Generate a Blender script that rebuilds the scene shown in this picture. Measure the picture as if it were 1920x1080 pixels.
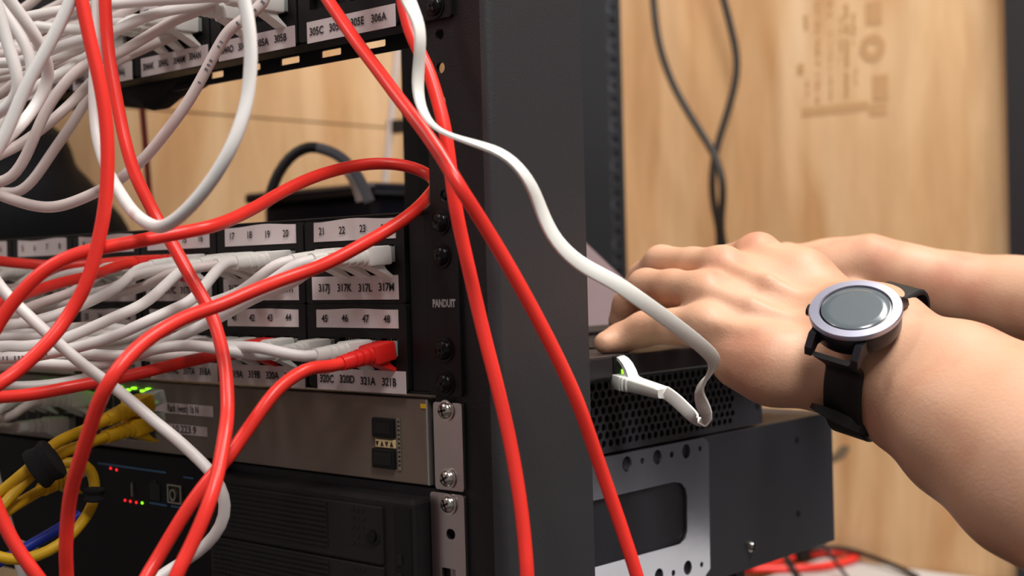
import bpy, math, random
import numpy as np
from mathutils import Vector, Matrix
random.seed(7)
rng = np.random.default_rng(7)

# ------------------------------------------------------------------ camera
for o in list(bpy.data.objects): bpy.data.objects.remove(o)
SC = bpy.context.scene
COL = SC.collection
FPX = 2565.6
YAW, PIT, ROL = 0.734, -0.0156, -0.0275
C0 = np.array([.4573, -.4595, -.0282])
cy, sy, cp, sp, cr, sr = math.cos(YAW), math.sin(YAW), math.cos(PIT), math.sin(PIT), math.cos(ROL), math.sin(ROL)
FW = np.array([-sy*cp, cy*cp, sp]); _rt = np.array([cy, sy, 0.]); _up = np.cross(_rt, FW)
RT = cr*_rt + sr*_up; UP = -sr*_rt + cr*_up
def at(u, v, d):
    """world point d metres in front of the lens, seen at (u, v)"""
    return C0 + (FW + RT*(u-960)/FPX - UP*(v-540)/FPX)*d
def onplane(u, v, ax, val):
    k = FW + RT*(u-960)/FPX - UP*(v-540)/FPX
    return C0 + k*(val-C0[ax])/k[ax]
cam = bpy.data.cameras.new('camera'); camo = bpy.data.objects.new('camera', cam); COL.objects.link(camo)
m = Matrix.Identity(4)
for i in range(3):
    m[i][0] = RT[i]; m[i][1] = UP[i]; m[i][2] = -FW[i]; m[i][3] = C0[i]
camo.matrix_world = m
cam.sensor_width = 36; cam.lens = FPX/1920*36; cam.clip_start = .01
cam.dof.use_dof = True; cam.dof.focus_distance = .68; cam.dof.aperture_fstop = 8
SC.camera = camo

# ------------------------------------------------------------------ light
W = bpy.data.worlds.new('world'); SC.world = W; W.use_nodes = True
W.node_tree.nodes['Background'].inputs[0].default_value = (1, .95, .92, 1)
W.node_tree.nodes['Background'].inputs[1].default_value = .15
def area(name, loc, size, power, color, target, sy_=None):
    l = bpy.data.lights.new(name, 'AREA'); l.energy = power; l.color = color; l.size = size
    if sy_: l.shape = 'RECTANGLE'; l.size_y = sy_
    o = bpy.data.objects.new(name, l); COL.objects.link(o); o.location = loc
    o.rotation_euler = (Vector(target)-Vector(loc)).to_track_quat('-Z', 'Y').to_euler()
area('ceiling_lamp_light', (.75, -.50, 1.42), .35, 25, (1, .96, .93), (.05, .0, -.1), 1.1)
area('ceiling_lamp_light', (.48, .50, 1.42), .35, 31, (1, .95, .90), (.1, .6, -.3), 1.1)
area('ceiling_lamp_light', (-.7, -1.0, 1.42), .35, 16, (1, .96, .94), (-.2, 0, -.1), 1.1)
SC.view_settings.view_transform = 'Standard'; SC.view_settings.look = 'None'
SC.view_settings.gamma = 1; SC.view_settings.use_curve_mapping = False
SC.view_settings.exposure = 0.45

# ------------------------------------------------------------------ materials
def lin(c):
    return tuple(((x/255)/12.92 if x/255 <= .04045 else ((x/255+.055)/1.055)**2.4) for x in c)
def mat(name, rgb, rough=.5, metal=0., var=.06, scale=60., bump=0., bscale=200., emit=0., trans=0., sss=0., coat=0., spec=.5):
    m = bpy.data.materials.new(name); m.use_nodes = True
    nt = m.node_tree; b = nt.nodes['Principled BSDF']; L = nt.links
    c = lin(rgb)
    tc = nt.nodes.new('ShaderNodeTexCoord')
    nz = nt.nodes.new('ShaderNodeTexNoise'); nz.inputs['Scale'].default_value = scale; nz.inputs['Detail'].default_value = 4
    L.new(tc.outputs['Object'], nz.inputs['Vector'])
    mx = nt.nodes.new('ShaderNodeMix'); mx.data_type = 'RGBA'
    mx.inputs[6].default_value = (*[x*(1-var) for x in c], 1); mx.inputs[7].default_value = (*[min(1, x*(1+var)) for x in c], 1)
    L.new(nz.outputs['Fac'], mx.inputs[0]); L.new(mx.outputs[2], b.inputs['Base Color'])
    b.inputs['Roughness'].default_value = rough; b.inputs['Metallic'].default_value = metal
    b.inputs['Specular IOR Level'].default_value = spec
    if emit:
        b.inputs['Emission Color'].default_value = (*c, 1); b.inputs['Emission Strength'].default_value = emit
    if trans: b.inputs['Transmission Weight'].default_value = trans
    if sss:
        b.inputs['Subsurface Weight'].default_value = sss; b.inputs['Subsurface Radius'].default_value = (.008, .003, .0015)
        b.inputs['Subsurface Scale'].default_value = 1.
    if coat: b.inputs['Coat Weight'].default_value = coat; b.inputs['Coat Roughness'].default_value = .1
    if bump:
        n2 = nt.nodes.new('ShaderNodeTexNoise'); n2.inputs['Scale'].default_value = bscale; n2.inputs['Detail'].default_value = 5
        L.new(tc.outputs['Object'], n2.inputs['Vector'])
        bp = nt.nodes.new('ShaderNodeBump'); bp.inputs['Strength'].default_value = bump; bp.inputs['Distance'].default_value = .0006
        L.new(n2.outputs['Fac'], bp.inputs['Height']); L.new(bp.outputs['Normal'], b.inputs['Normal'])
    return m
M = {}
M['red'] = mat('red_cable_jacket', (244, 56, 46), .33, spec=.45, var=.05)
M['shadedred'] = mat('shaded_red_jacket', (120, 22, 18), .5)  # red jacket with the shade behind the rack put into its colour
M['redboot'] = mat('red_boot_plastic', (225, 34, 30), .42)
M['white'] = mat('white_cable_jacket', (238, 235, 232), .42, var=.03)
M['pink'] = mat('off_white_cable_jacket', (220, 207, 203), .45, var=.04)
M['ribbon'] = mat('white_flat_cable', (240, 240, 234), .4, var=.02)
M['wboot'] = mat('white_boot_plastic', (232, 232, 226), .4, var=.03)
M['clear'] = mat('clear_plug_plastic', (215, 220, 215), .2, trans=.6)
M['yellow'] = mat('yellow_cable_jacket', (222, 176, 28), .45)
M['blue'] = mat('blue_cable_jacket', (28, 58, 190), .45)
M['blackcable'] = mat('black_cable_jacket', (26, 22, 20), .5)
M['greycable'] = mat('grey_sleeve', (112, 114, 122), .6)
M['panel'] = mat('black_panel_steel', (20, 20, 22), .45, bump=.15, spec=.25)
M['frame'] = mat('black_module_plastic', (22, 21, 22), .5, spec=.25)
M['slot'] = mat('port_cavity', (7, 7, 8), .7)
M['post'] = mat('black_powder_coat', (26, 24, 25), .5, spec=.3, bump=.35, bscale=900, var=.04)
M['side'] = mat('charcoal_powder_coat', (49, 49, 52), .45, bump=.25, bscale=900, var=.04)
M['rail'] = mat('blue_black_rail', (15, 17, 24), .75)
M['paper'] = mat('label_paper', (218, 206, 206), .75, var=.03)
M['ink'] = mat('label_ink', (42, 34, 34), .8)
M['greyink'] = mat('grey_print', (170, 170, 170), .6)
M['screwb'] = mat('black_screw', (22, 22, 24), .22, .6)
M['screws'] = mat('zinc_screw', (205, 205, 200), .22, 1.)
M['zinc'] = mat('zinc_plate', (196, 190, 188), .28, 1., bump=.1, bscale=60)
M['bracket'] = mat('polished_bracket_steel', (225, 228, 238), .16, .95, bump=.5, bscale=7)
M['switch'] = mat('taupe_switch_face', (122, 108, 98), .42, .35, var=.03)
M['switchedge'] = mat('bare_switch_edge', (190, 185, 180), .3, .8)
M['server'] = mat('black_server_bezel', (28, 26, 27), .5, bump=.2, spec=.3)
M['control'] = mat('black_control_panel', (11, 10, 12), .6, spec=.2)
M['serverside'] = mat('server_side_steel', (52, 53, 60), .5, bump=.2, bscale=900)
M['bluestripe'] = mat('blue_stripe_print', (50, 92, 130), .5)
M['cream'] = mat('cream_plastic', (212, 188, 140), .5)
M['steelport'] = mat('port_shield', (170, 165, 150), .35, .9)
M['ledg'] = mat('green_led', (120, 230, 30), .4, emit=2.5)
M['ledr'] = mat('red_led', (235, 30, 35), .4, emit=1.6)
M['velcro'] = mat('black_hook_strap', (20, 20, 24), .95, bump=1., bscale=1500)
M['lapbase'] = mat('laptop_dark_shell', (36, 32, 34), .4)
M['key'] = mat('laptop_key', (22, 21, 22), .5)
M['screenlap'] = mat('laptop_screen_matte', (112, 98, 104), .45)
M['navy'] = mat('navy_case_plastic', (9, 11, 26), .25, var=.1)
M['bag'] = mat('black_bag_nylon', (9, 10, 15), .8, bump=.5, bscale=700)
M['bench'] = mat('white_bench_laminate', (205, 205, 205), .5)
M['dark'] = mat('dark_door_trim', (30, 28, 34), .6)
M['reflpaint'] = mat('grey_reflection_paint', (168, 166, 168), .8)
M['floor'] = mat('grey_floor_tile', (78, 74, 70), .6, scale=8)
M['ceil'] = mat('white_ceiling_paint', (225, 222, 216), .8)
M['strap'] = mat('black_watch_rubber', (15, 15, 17), .55)
M['case'] = mat('gunmetal_watch_case', (62, 62, 68), .32, .8)
M['bezel'] = mat('silver_watch_bezel', (176, 178, 198), .38, .75)
M['glass'] = mat('watch_glass', (92, 102, 108), .2, 0, coat=.6, spec=.6)
M['black'] = mat('black_gloss', (8, 8, 14), .25)
M['shirt'] = mat('blue_grey_cotton', (88, 96, 122), .9, bump=.5, bscale=900)
M['trouser'] = mat('dark_denim', (40, 46, 66), .9, bump=.5, bscale=900)
M['hair'] = mat('dark_hair', (30, 22, 18), .6, bump=1., bscale=300)
M['conduit'] = mat('pale_conduit_plastic', (205, 185, 172), .6)
M['stamp'] = mat('faded_stamp_ink', (196, 156, 112), .85, var=.12, scale=300)
M['smudge'] = mat('graphite_smudge', (120, 104, 84), .9, var=.2, scale=100)

def plywood():
    m = bpy.data.materials.new('plywood'); m.use_nodes = True; nt = m.node_tree; L = nt.links; b = nt.nodes['Principled BSDF']
    tc = nt.nodes.new('ShaderNodeTexCoord')
    mp = nt.nodes.new('ShaderNodeMapping'); mp.inputs['Scale'].default_value = (1, 1, .16)
    L.new(tc.outputs['Object'], mp.inputs['Vector'])
    n1 = nt.nodes.new('ShaderNodeTexNoise'); n1.inputs['Scale'].default_value = 9; n1.inputs['Detail'].default_value = 5; n1.inputs['Distortion'].default_value = 1.2
    L.new(mp.outputs[0], n1.inputs['Vector'])
    n2 = nt.nodes.new('ShaderNodeTexNoise'); n2.inputs['Scale'].default_value = 42; n2.inputs['Detail'].default_value = 6; n2.inputs['Distortion'].default_value = .5
    L.new(mp.outputs[0], n2.inputs['Vector'])
    r1 = nt.nodes.new('ShaderNodeValToRGB'); e = r1.color_ramp.elements
    e[0].position = .3; e[0].color = (*lin((203, 158, 110)), 1); e[1].position = .7; e[1].color = (*lin((233, 203, 164)), 1)
    x = e.new(.5); x.color = (*lin((223, 187, 143)), 1)
    L.new(n1.outputs['Fac'], r1.inputs[0])
    r2 = nt.nodes.new('ShaderNodeValToRGB'); e = r2.color_ramp.elements
    e[0].position = .35; e[0].color = (.86, .82, .78, 1); e[1].position = .6; e[1].color = (1, 1, 1, 1)
    L.new(n2.outputs['Fac'], r2.inputs[0])
    mx = nt.nodes.new('ShaderNodeMix'); mx.data_type = 'RGBA'; mx.blend_type = 'MULTIPLY'; mx.inputs[0].default_value = .8
    L.new(r1.outputs[0], mx.inputs[6]); L.new(r2.outputs[0], mx.inputs[7])
    # knots
    mp2 = nt.nodes.new('ShaderNodeMapping'); mp2.inputs['Scale'].default_value = (1, 1, .62)
    L.new(tc.outputs['Object'], mp2.inputs['Vector'])
    v = nt.nodes.new('ShaderNodeTexVoronoi'); v.inputs['Scale'].default_value = 7.5
    L.new(mp2.outputs[0], v.inputs['Vector'])
    r3 = nt.nodes.new('ShaderNodeValToRGB'); e = r3.color_ramp.elements
    e[0].position = .05; e[0].color = (.45, .33, .24, 1); e[1].position = .11; e[1].color = (1, 1, 1, 1)
    L.new(v.outputs['Distance'], r3.inputs[0])
    m3 = nt.nodes.new('ShaderNodeMix'); m3.data_type = 'RGBA'; m3.blend_type = 'MULTIPLY'; m3.inputs[0].default_value = .7
    L.new(mx.outputs[2], m3.inputs[6]); L.new(r3.outputs[0], m3.inputs[7])
    L.new(m3.outputs[2], b.inputs['Base Color']); b.inputs['Roughness'].default_value = .7
    return m
M['ply'] = plywood()

def skinmat():
    m = mat('skin', (222, 170, 144), .48, var=.0, sss=.12, bump=.3, bscale=650, spec=.35)
    nt = m.node_tree; L = nt.links; b = nt.nodes['Principled BSDF']
    tc = nt.nodes.new('ShaderNodeTexCoord')
    n = nt.nodes.new('ShaderNodeTexNoise'); n.inputs['Scale'].default_value = 26; n.inputs['Detail'].default_value = 3
    L.new(tc.outputs['Object'], n.inputs['Vector'])
    r = nt.nodes.new('ShaderNodeValToRGB'); e = r.color_ramp.elements
    e[0].position = .3; e[0].color = (*lin((216, 170, 142)), 1); e[1].position = .76; e[1].color = (*lin((196, 134, 110)), 1)
    x = e.new(.5); x.color = (*lin((210, 164, 134)), 1)
    L.new(n.outputs['Fac'], r.inputs[0]); L.new(r.outputs[0], b.inputs['Base Color'])
    return m
M['skin'] = skinmat()

# ------------------------------------------------------------------ mesh helpers
class MB:
    def __init__(s): s.v = []; s.f = []; s.m = []; s.mats = []
    def mi(s, k):
        if k not in s.mats: s.mats.append(k)
        return s.mats.index(k)
    def add(s, vs, fs, k):
        o = len(s.v); s.v += [tuple(map(float, x)) for x in vs]; i = s.mi(k)
        for f in fs: s.f.append(tuple(o+j for j in f)); s.m.append(i)
        return s
    def box(s, a, b, k, bev=0.):
        (x0, y0, z0), (x1, y1, z1) = [min(p, q) for p, q in zip(a, b)], [max(p, q) for p, q in zip(a, b)]
        if not bev:
            vs = [(x, y, z) for z in (z0, z1) for y in (y0, y1) for x in (x0, x1)]
            return s.add(vs, [(0, 2, 3, 1), (4, 5, 7, 6), (0, 1, 5, 4), (2, 6, 7, 3), (0, 4, 6, 2), (1, 3, 7, 5)], k)
        import bmesh
        bm = bmesh.new(); bmesh.ops.create_cube(bm, size=1)
        for v in bm.verts: v.co = Vector(((x0+x1)/2+v.co.x*(x1-x0), (y0+y1)/2+v.co.y*(y1-y0), (z0+z1)/2+v.co.z*(z1-z0)))
        bmesh.ops.bevel(bm, geom=list(bm.edges), offset=bev, segments=2, profile=.5, affect='EDGES')
        bm.verts.index_update(); s.add([v.co[:] for v in bm.verts], [[v.index for v in f.verts] for f in bm.faces], k); bm.free()
        return s
    def prism(s, poly, ax, h0, h1, k):
        """poly: 2D points in the two other axes (cyclic order after ax), extruded from h0 to h1 along ax"""
        n = len(poly); vs = []
        for h in (h0, h1):
            for p in poly:
                q = [0, 0, 0]; q[ax] = h; q[(ax+1) % 3] = p[0]; q[(ax+2) % 3] = p[1]; vs.append(q)
        fs = [tuple(range(n-1, -1, -1)), tuple(range(n, 2*n))]+[(i, (i+1) % n, n+(i+1) % n, n+i) for i in range(n)]
        return s.add(vs, fs, k)
    def cyl(s, c, axis, r, h, k, n=20, r2=None):
        c = np.array(c, float); w = np.array(axis, float); w /= np.linalg.norm(w)
        a = np.cross(w, [0, 0, 1]); a = a if np.linalg.norm(a) > .1 else np.cross(w, [0, 1, 0]); a /= np.linalg.norm(a); b = np.cross(w, a)
        r2 = r if r2 is None else r2
        vs = [c+(a*math.cos(t)+b*math.sin(t))*r for t in np.linspace(0, 2*math.pi, n, endpoint=False)]
        vs += [c+w*h+(a*math.cos(t)+b*math.sin(t))*r2 for t in np.linspace(0, 2*math.pi, n, endpoint=False)]
        return s.add(vs, [tuple(range(n-1, -1, -1)), tuple(range(n, 2*n))]+[(i, (i+1) % n, n+(i+1) % n, n+i) for i in range(n)], k)
    def loft(s, rings, k, cap=True, closed=True):
        n = len(rings[0]); vs = [p for r in rings for p in r]; fs = []
        for j in range(len(rings)-1):
            for i in range(n if closed else n-1):
                fs.append((j*n+i, j*n+(i+1) % n, (j+1)*n+(i+1) % n, (j+1)*n+i))
        if cap: fs += [tuple(range(n-1, -1, -1)), tuple(range((len(rings)-1)*n, len(rings)*n))]
        return s.add(vs, fs, k)
    def tube(s, pts, rad, k, n=14):
        pts = np.array(pts); rad = np.full(len(pts), rad) if np.isscalar(rad) else np.array(rad)
        T = np.gradient(pts, axis=0); T /= np.linalg.norm(T, axis=1)[:, None]
        a = np.cross(T[0], [0.3, .2, 1]); a /= np.linalg.norm(a); rings = []
        th = np.linspace(0, 2*math.pi, n, endpoint=False)
        for p, t, r in zip(pts, T, rad):
            a = a-t*(a@t); a /= np.linalg.norm(a); b = np.cross(t, a)
            rings.append([p+(a*math.cos(x)+b*math.sin(x))*r for x in th])
        return s.loft(rings, k)
    def xf(s, mtx):
        s.v = [tuple(mtx @ Vector(p)) for p in s.v]; return s
    def merge(s, o):
        b = len(s.v); s.v += o.v
        for f, m_ in zip(o.f, o.m): s.f.append(tuple(b+j for j in f)); s.m.append(s.mi(o.mats[m_]))
        return s
    def build(s, name, parent=None, smooth=False, **tags):
        me = bpy.data.meshes.new(name); me.from_pydata(s.v, [], s.f)
        for k in s.mats: me.materials.append(M[k])
        me.polygons.foreach_set('material_index', s.m)
        me.update()
        if smooth:
            me.shade_smooth()
            if smooth != 'all': me.set_sharp_from_angle(angle=math.radians(38))
        o = bpy.data.objects.new(name, me); COL.objects.link(o)
        if parent: o.parent = parent; o.matrix_parent_inverse = parent.matrix_world.inverted()
        tag(o, **tags)
        return o
def tag(o, label=None, cat=None, group=None, kind=None):
    if label: o['label'] = label
    if cat: o['category'] = cat
    if group: o['group'] = group
    if kind: o['kind'] = kind
    return o
def empty(name, loc=(0, 0, 0), **t):
    o = bpy.data.objects.new(name, None); COL.objects.link(o); o.location = loc
    o.matrix_world = Matrix.Translation(Vector([float(q) for q in loc])); return tag(o, **t)
def catmull(P_, step=.004):
    P_ = np.array(P_, float); Q = np.vstack([2*P_[0]-P_[1], P_, 2*P_[-1]-P_[-2]]); out = []
    for i in range(1, len(Q)-2):
        n = max(2, int(np.linalg.norm(Q[i+1][:3]-Q[i][:3])/step))
        for t in np.linspace(0, 1, n, endpoint=False):
            a, b, c, d = Q[i-1], Q[i], Q[i+1], Q[i+2]
            out.append(.5*((2*b)+(-a+c)*t+(2*a-5*b+4*c-d)*t*t+(-a+3*b-3*c+d)*t**3))
    out.append(Q[-2]); out = np.array(out)
    for _ in range(3): out[1:-1] = (out[:-2]+2*out[1:-1]+out[2:])/4
    return out
def textmesh(s, h, mtx, k, bold=.0, mono=False, wide=1.):
    """text of cap height h; local x right, y up, z toward the reader"""
    cu = bpy.data.curves.new('t', 'FONT'); cu.body = s; cu.size = h/.69; cu.align_x = 'CENTER'; cu.align_y = 'CENTER'
    cu.offset = bold; cu.resolution_u = 3
    o = bpy.data.objects.new('t', cu); COL.objects.link(o)
    dg = bpy.context.evaluated_depsgraph_get(); me = bpy.data.meshes.new_from_object(o.evaluated_get(dg))
    mb = MB(); mb.add([mtx @ Vector((v.co.x*wide, v.co.y, v.co.z)) for v in me.vertices], [tuple(p.vertices) for p in me.polygons], k)
    bpy.data.objects.remove(o); bpy.data.curves.remove(cu); bpy.data.meshes.remove(me)
    return mb
def plate(outer, holes, th, mtx, k):
    """flat plate with real holes; outlines in local xy, thickness along local z"""
    cu = bpy.data.curves.new('p', 'CURVE'); cu.dimensions = '2D'; cu.fill_mode = 'BOTH'; cu.extrude = th/2
    for poly in [outer]+holes:
        sp_ = cu.splines.new('POLY'); sp_.points.add(len(poly)-1); sp_.use_cyclic_u = True
        for q, p in zip(sp_.points, poly): q.co = (p[0], p[1], 0, 1)
    o = bpy.data.objects.new('p', cu); COL.objects.link(o)
    dg = bpy.context.evaluated_depsgraph_get(); me = bpy.data.meshes.new_from_object(o.evaluated_get(dg))
    mb = MB(); mb.add([mtx @ v.co for v in me.vertices], [tuple(p.vertices) for p in me.polygons], k)
    bpy.data.objects.remove(o); bpy.data.curves.remove(cu); bpy.data.meshes.remove(me)
    return mb
def circ(x, y, r, n=20, ry=None):
    return [(x+r*math.cos(t), y+(ry or r)*math.sin(t)) for t in np.linspace(0, 2*math.pi, n, endpoint=False)]
def rrect(x0, y0, x1, y1, r, n=5):
    out = []
    for cx_, cy_, a0 in ((x1-r, y1-r, 0), (x0+r, y1-r, 90), (x0+r, y0+r, 180), (x1-r, y0+r, 270)):
        for i in range(n+1):
            a = math.radians(a0+90*i/n); out.append((cx_+r*math.cos(a), cy_+r*math.sin(a)))
    return out
def frame(o, x, y, z):
    m = Matrix.Identity(4)
    for i in range(3): m[i][0] = x[i]; m[i][1] = y[i]; m[i][2] = z[i]; m[i][3] = o[i]
    return m
FRONT = lambda x, y, z: frame((x, y, z), (1, 0, 0), (0, 0, 1), (0, -1, 0))   # facing the rack front
SIDE = lambda x, y, z: frame((x, y, z), (0, 1, 0), (0, 0, 1), (1, 0, 0))     # facing the open side

# ------------------------------------------------------------------ room
FL, CE = -1.15, 1.5
WY, WX = 1.06, -.80
MB().box((-3, -3, FL-.05), (3, 3, FL), 'floor').build('floor', kind='structure')
MB().box((-3, -3, CE), (3, 3, CE+.05), 'ceil').build('ceiling', kind='structure')
xr = onplane(1905, 100, 1, WY)[0]
MB().box((WX, WY, FL), (xr, WY+.02, CE), 'ply').build('wall_back', kind='structure')
MB().box((xr, WY-.03, FL), (xr+.09, WY+.03, CE), 'dark').build('door_1', kind='structure')
MB().box((xr+.09, WY+.02, FL), (3, WY+.06, CE), 'dark').build('wall_right', kind='structure')
zs = onplane(500, 222, 0, WX)[2]
wl = MB().box((WX-.02, -3, FL), (WX, WY, zs-.001), 'ply').box((WX-.02, -3, zs+.001), (WX, WY, CE), 'ply').box((WX-.03, -3, FL), (WX-.02, WY, CE), 'dark').box((WX-.02, -3, FL), (WX+.004, -.06, CE), 'reflpaint')  # grey facing added out of view to keep brown out of the reflections
wl.build('wall_left', kind='structure')
# faded mill stamp and graphite smudge on the back wall
st = MB()
def wallrect(u0, v0, u1, v1, k, mb):
    a = onplane(u0, v0, 1, WY); b = onplane(u1, v1, 1, WY)
    mb.box((a[0], WY-.0006, a[2]), (b[0], WY-.0001, b[2]), k)
for u0, v0, u1, v1 in [(1495, 120, 1507, 142), (1507, 28, 1515, 60), (1511, 150, 1517, 180), (1530, 0, 1537, 195), (1553, 0, 1561, 30), (1555, 60, 1560, 190), (1575, 30, 1580, 115), (1584, 8, 1592, 185), (1598, 25, 1604, 85), (1603, 130, 1607, 160), (1623, 5, 1654, 44), (1636, 142, 1666, 186), (1630, 195, 1664, 215), (1504, 203, 1628, 206)]:
    n = max(1, int((v1-v0)/7))
    if u1-u0 < 20:
        for i in range(n):
            if rng.random() < .8: wallrect(u0+rng.uniform(-1, 1), v0+(v1-v0)*i/n, u1+rng.uniform(-2, 1), v0+(v1-v0)*(i+.72)/n, 'stamp', st)
    else: wallrect(u0, v0, u1, v1, 'stamp', st)
c = onplane(1636, 90, 1, WY)
st.merge(plate(circ(0, 0, .017), [circ(0, 0, .006)], .0005, FRONT(c[0], WY-.0004, c[2]), 'stamp'))
st.build('mill_stamp', label='faded brown mill stamp printed on the plywood behind the hands', cat='stamp')
sm = MB(); a = onplane(1548, 868, 1, WY); b = onplane(1590, 838, 1, WY)
dv = (b-a)/np.linalg.norm(b-a); up_ = np.cross(dv, [0, 1, 0])
pl_ = [a+dv*t*np.linalg.norm(b-a)+up_*w for t, w in [(0, -.004), (.3, -.006), (.7, -.008), (1, -.004), (1.05, .002), (.8, .006), (.4, .003), (0, .002)]]
sm.add([(p[0], WY-.0005, p[2]) for p in pl_]+[(p[0], WY-.0001, p[2]) for p in pl_], [tuple(range(8)), tuple(range(15, 7, -1))]+[(i, (i+1) % 8, 8+(i+1) % 8, 8+i) for i in range(8)], 'smudge')
sm.build('smudge', label='grey smudge on the plywood right of the black server', cat='mark')

# bench in the corner
BZ = -.40
be = empty('workbench', (0, .8, FL), label='white topped bench along the plywood wall at lower right', cat='bench')
MB().box((-.40, .62, BZ-.03), (1.2, WY-.003, BZ), 'bench', .003).build('bench_top', be)
for x in (-.35, 1.15):
    for y in (.66, WY-.05): MB().box((x-.02, y-.02, FL), (x+.02, y+.02, BZ-.03), 'panel').build('leg', be)

# ------------------------------------------------------------------ cables
def marks(mb, pts, D, t0, t1, k='greycable'):
    n = len(pts); i = int(n*t0)
    while i < int(n*t1):
        p = pts[i]; f = nrm(C0-p); t = nrm(pts[min(i+2, n-1)]-pts[i-1]); s = nrm(np.cross(t, f)); f = np.cross(s, t)
        if f@(C0-p) < 0: f = -f
        if rng.random() < .9:
            a_ = .0007+.0005*rng.random(); b_ = .0003+.0003*rng.random()
            c = p+f*(D/2+.00005)
            q = [c-t*b_-s*a_, c+t*b_-s*a_, c+t*b_+s*a_, c-t*b_+s*a_]; mb.add(q+[x+f*.0001 for x in q], [(0, 1, 2, 3), (7, 6, 5, 4), (0, 4, 5, 1), (1, 5, 6, 2), (2, 6, 7, 3), (3, 7, 4, 0)], k)
        i += 1 if rng.random() < .85 else 3
    return mb
def cable(name, label, k, D, path, cat='cable', group=None, parent=None, step=.004, smoothm='all', n=14, world_start=None, print_at=None, **kw):
    """path of (u, v, depth) samples, depth in metres from the lens"""
    pts = [at(*p) for p in path]
    if world_start is not None: pts = list(world_start)+pts
    def outside(p):
        d = p-C0; z = d@FW; u = 960+FPX*(d@RT)/z; v = 540-FPX*(d@UP)/z; return u < 0 or u > 1920 or v < 0 or v > 1080
    # run on beyond the frame instead of stopping short
    if outside(np.array(pts[-1])):
        t_ = np.array(pts[-1])-pts[-2]; t_ = nrm(t_-FW*(t_@FW)); pts = pts+[pts[-1]+t_*.10+(0, 0, -.01 if t_[2] < .5 else 0), pts[-1]+t_*.22+(0, 0, -.05 if t_[2] < .5 else 0), pts[-1]+t_*.30+(0, 0, -.10 if t_[2] < .5 else .05)]
    if world_start is None and outside(np.array(pts[0])) and nrm(np.array(pts[0])-pts[1])@RT < .45:
        t_ = np.array(pts[0])-pts[1]; t_ = nrm(t_-FW*(t_@FW)); pts = [pts[0]+t_*.30+(0, 0, -.10 if t_[2] < .5 else .05), pts[0]+t_*.22+(0, 0, -.05 if t_[2] < .5 else 0), pts[0]+t_*.10+(0, 0, -.01 if t_[2] < .5 else 0)]+pts
    pts = catmull(pts, step)
    t = dict(label=label, cat=cat, group=group) if parent is None else {}
    mb = MB().tube(pts, D/2, k, n)
    if print_at: marks(mb, pts, D, *print_at)
    return mb.build(name, parent, smooth=True, **t), pts
def dd(path, ds):
    """spread the given depths evenly along the listed pixels"""
    q = np.interp(np.linspace(0, 1, len(path)), np.linspace(0, 1, len(ds)), ds)
    return [(u, v, d) for (u, v), d in zip(path, q)]

def boot_mb(k, clear='clear', sh=0):
    """moulded plug: local z points out of the jack, latch on local -y"""
    mb = MB()
    mb.box((-.0056, -.0038, -.006), (.0056, .0038, .004), clear, .0006)
    mb.box((-.0064, -.0048, .003), (.0064, .0046, .0165), k, .0012)
    rings = []
    for i, (z, rx, ry) in enumerate([(.0160, .0058, .0045), (.018, .0056, .0044), (.0185, .0046, .0036), (.0196, .0046, .0036), (.020, .0053, .0042), (.0220, .0052, .0041), (.0224, .0043, .0035), (.0236, .0043, .0035), (.024, .0049, .004), (.026, .0048, .0039), (.0264, .004, .0034), (.0276, .004, .0034), (.028, .0046, .0038), (.031, .0043, .0036), (.0335, .0038, .0035)]):
        rings.append([(rx*math.copysign(abs(math.cos(t))**.7, math.cos(t)), ry*math.copysign(abs(math.sin(t))**.7, math.sin(t)), z) for t in np.linspace(0, 2*math.pi, 16, endpoint=False)])
    mb.loft(rings, k)
    # latch guard, a thin hook curving down and back to the jack
    prof = [(.0165, -.0044), (.0125, -.0062), (.008, -.0085), (.004, -.0108), (.0005, -.0124), (.001, -.0112), (.0038, -.0088), (.006, -.0068), (.0072, -.0046)]
    n = len(prof)
    for x0, x1 in ((-.0045, .0045),):
        vs = [(x0, y, z) for z, y in prof]+[(x1, y, z) for z, y in prof]
        mb.add(vs, [tuple(range(n-1, -1, -1)), tuple(range(n, 2*n))]+[(i, (i+1) % n, n+(i+1) % n, n+i) for i in range(n)], k)
    return mb
def nrm(v): v = np.array(v, float); return v/np.linalg.norm(v)
def boot_frame(pos, out, down=(0, 0, -1)):
    z = nrm(out); y = -np.array(down, float); y = nrm(y-z*(y@z)); x = np.cross(y, z)
    return frame(pos, x, y, z)
def plugged(label, k, kb, pos, out, path, D=.0056, group=None, down=(0, 0, -1), name='patch_cable', **kw):
    out = nrm(out); pos = np.array(pos)
    e = pos+out*.044; dl = e-C0; de = float(dl@FW); ue = 960+FPX*(dl@RT)/de; ve = 540-FPX*(dl@UP)/de
    np_ = []
    for (u, v, d) in path:
        if u > ue-22: continue
        q_ = math.hypot(u-ue, v-ve); w = math.exp(-q_/150); np_.append((u, v, max(d*(1-w)+(de-.008)*w, de-.006-.0006*q_)))
    o, pts = cable(name, label, k, D, np_, cat='cable', group=group, world_start=[pos+out*.029, pos+out*.040], **kw)
    boot_mb(kb).xf(boot_frame(pos, out, down)).build('plug', o, smooth=True)
    return o

# port coordinates of the two patch panels
LO, LP, LW = .0293, .0761, .061
def portx(k, i): return -(LO+k*LP)-LW/2 + (1.5-i)*-.0156
PORTZ = {1: -.0205, 2: -.0665, 'u': .112}
def port(k, i, row): return np.array([portx(k, i), -.001, PORTZ[row]])

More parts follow.
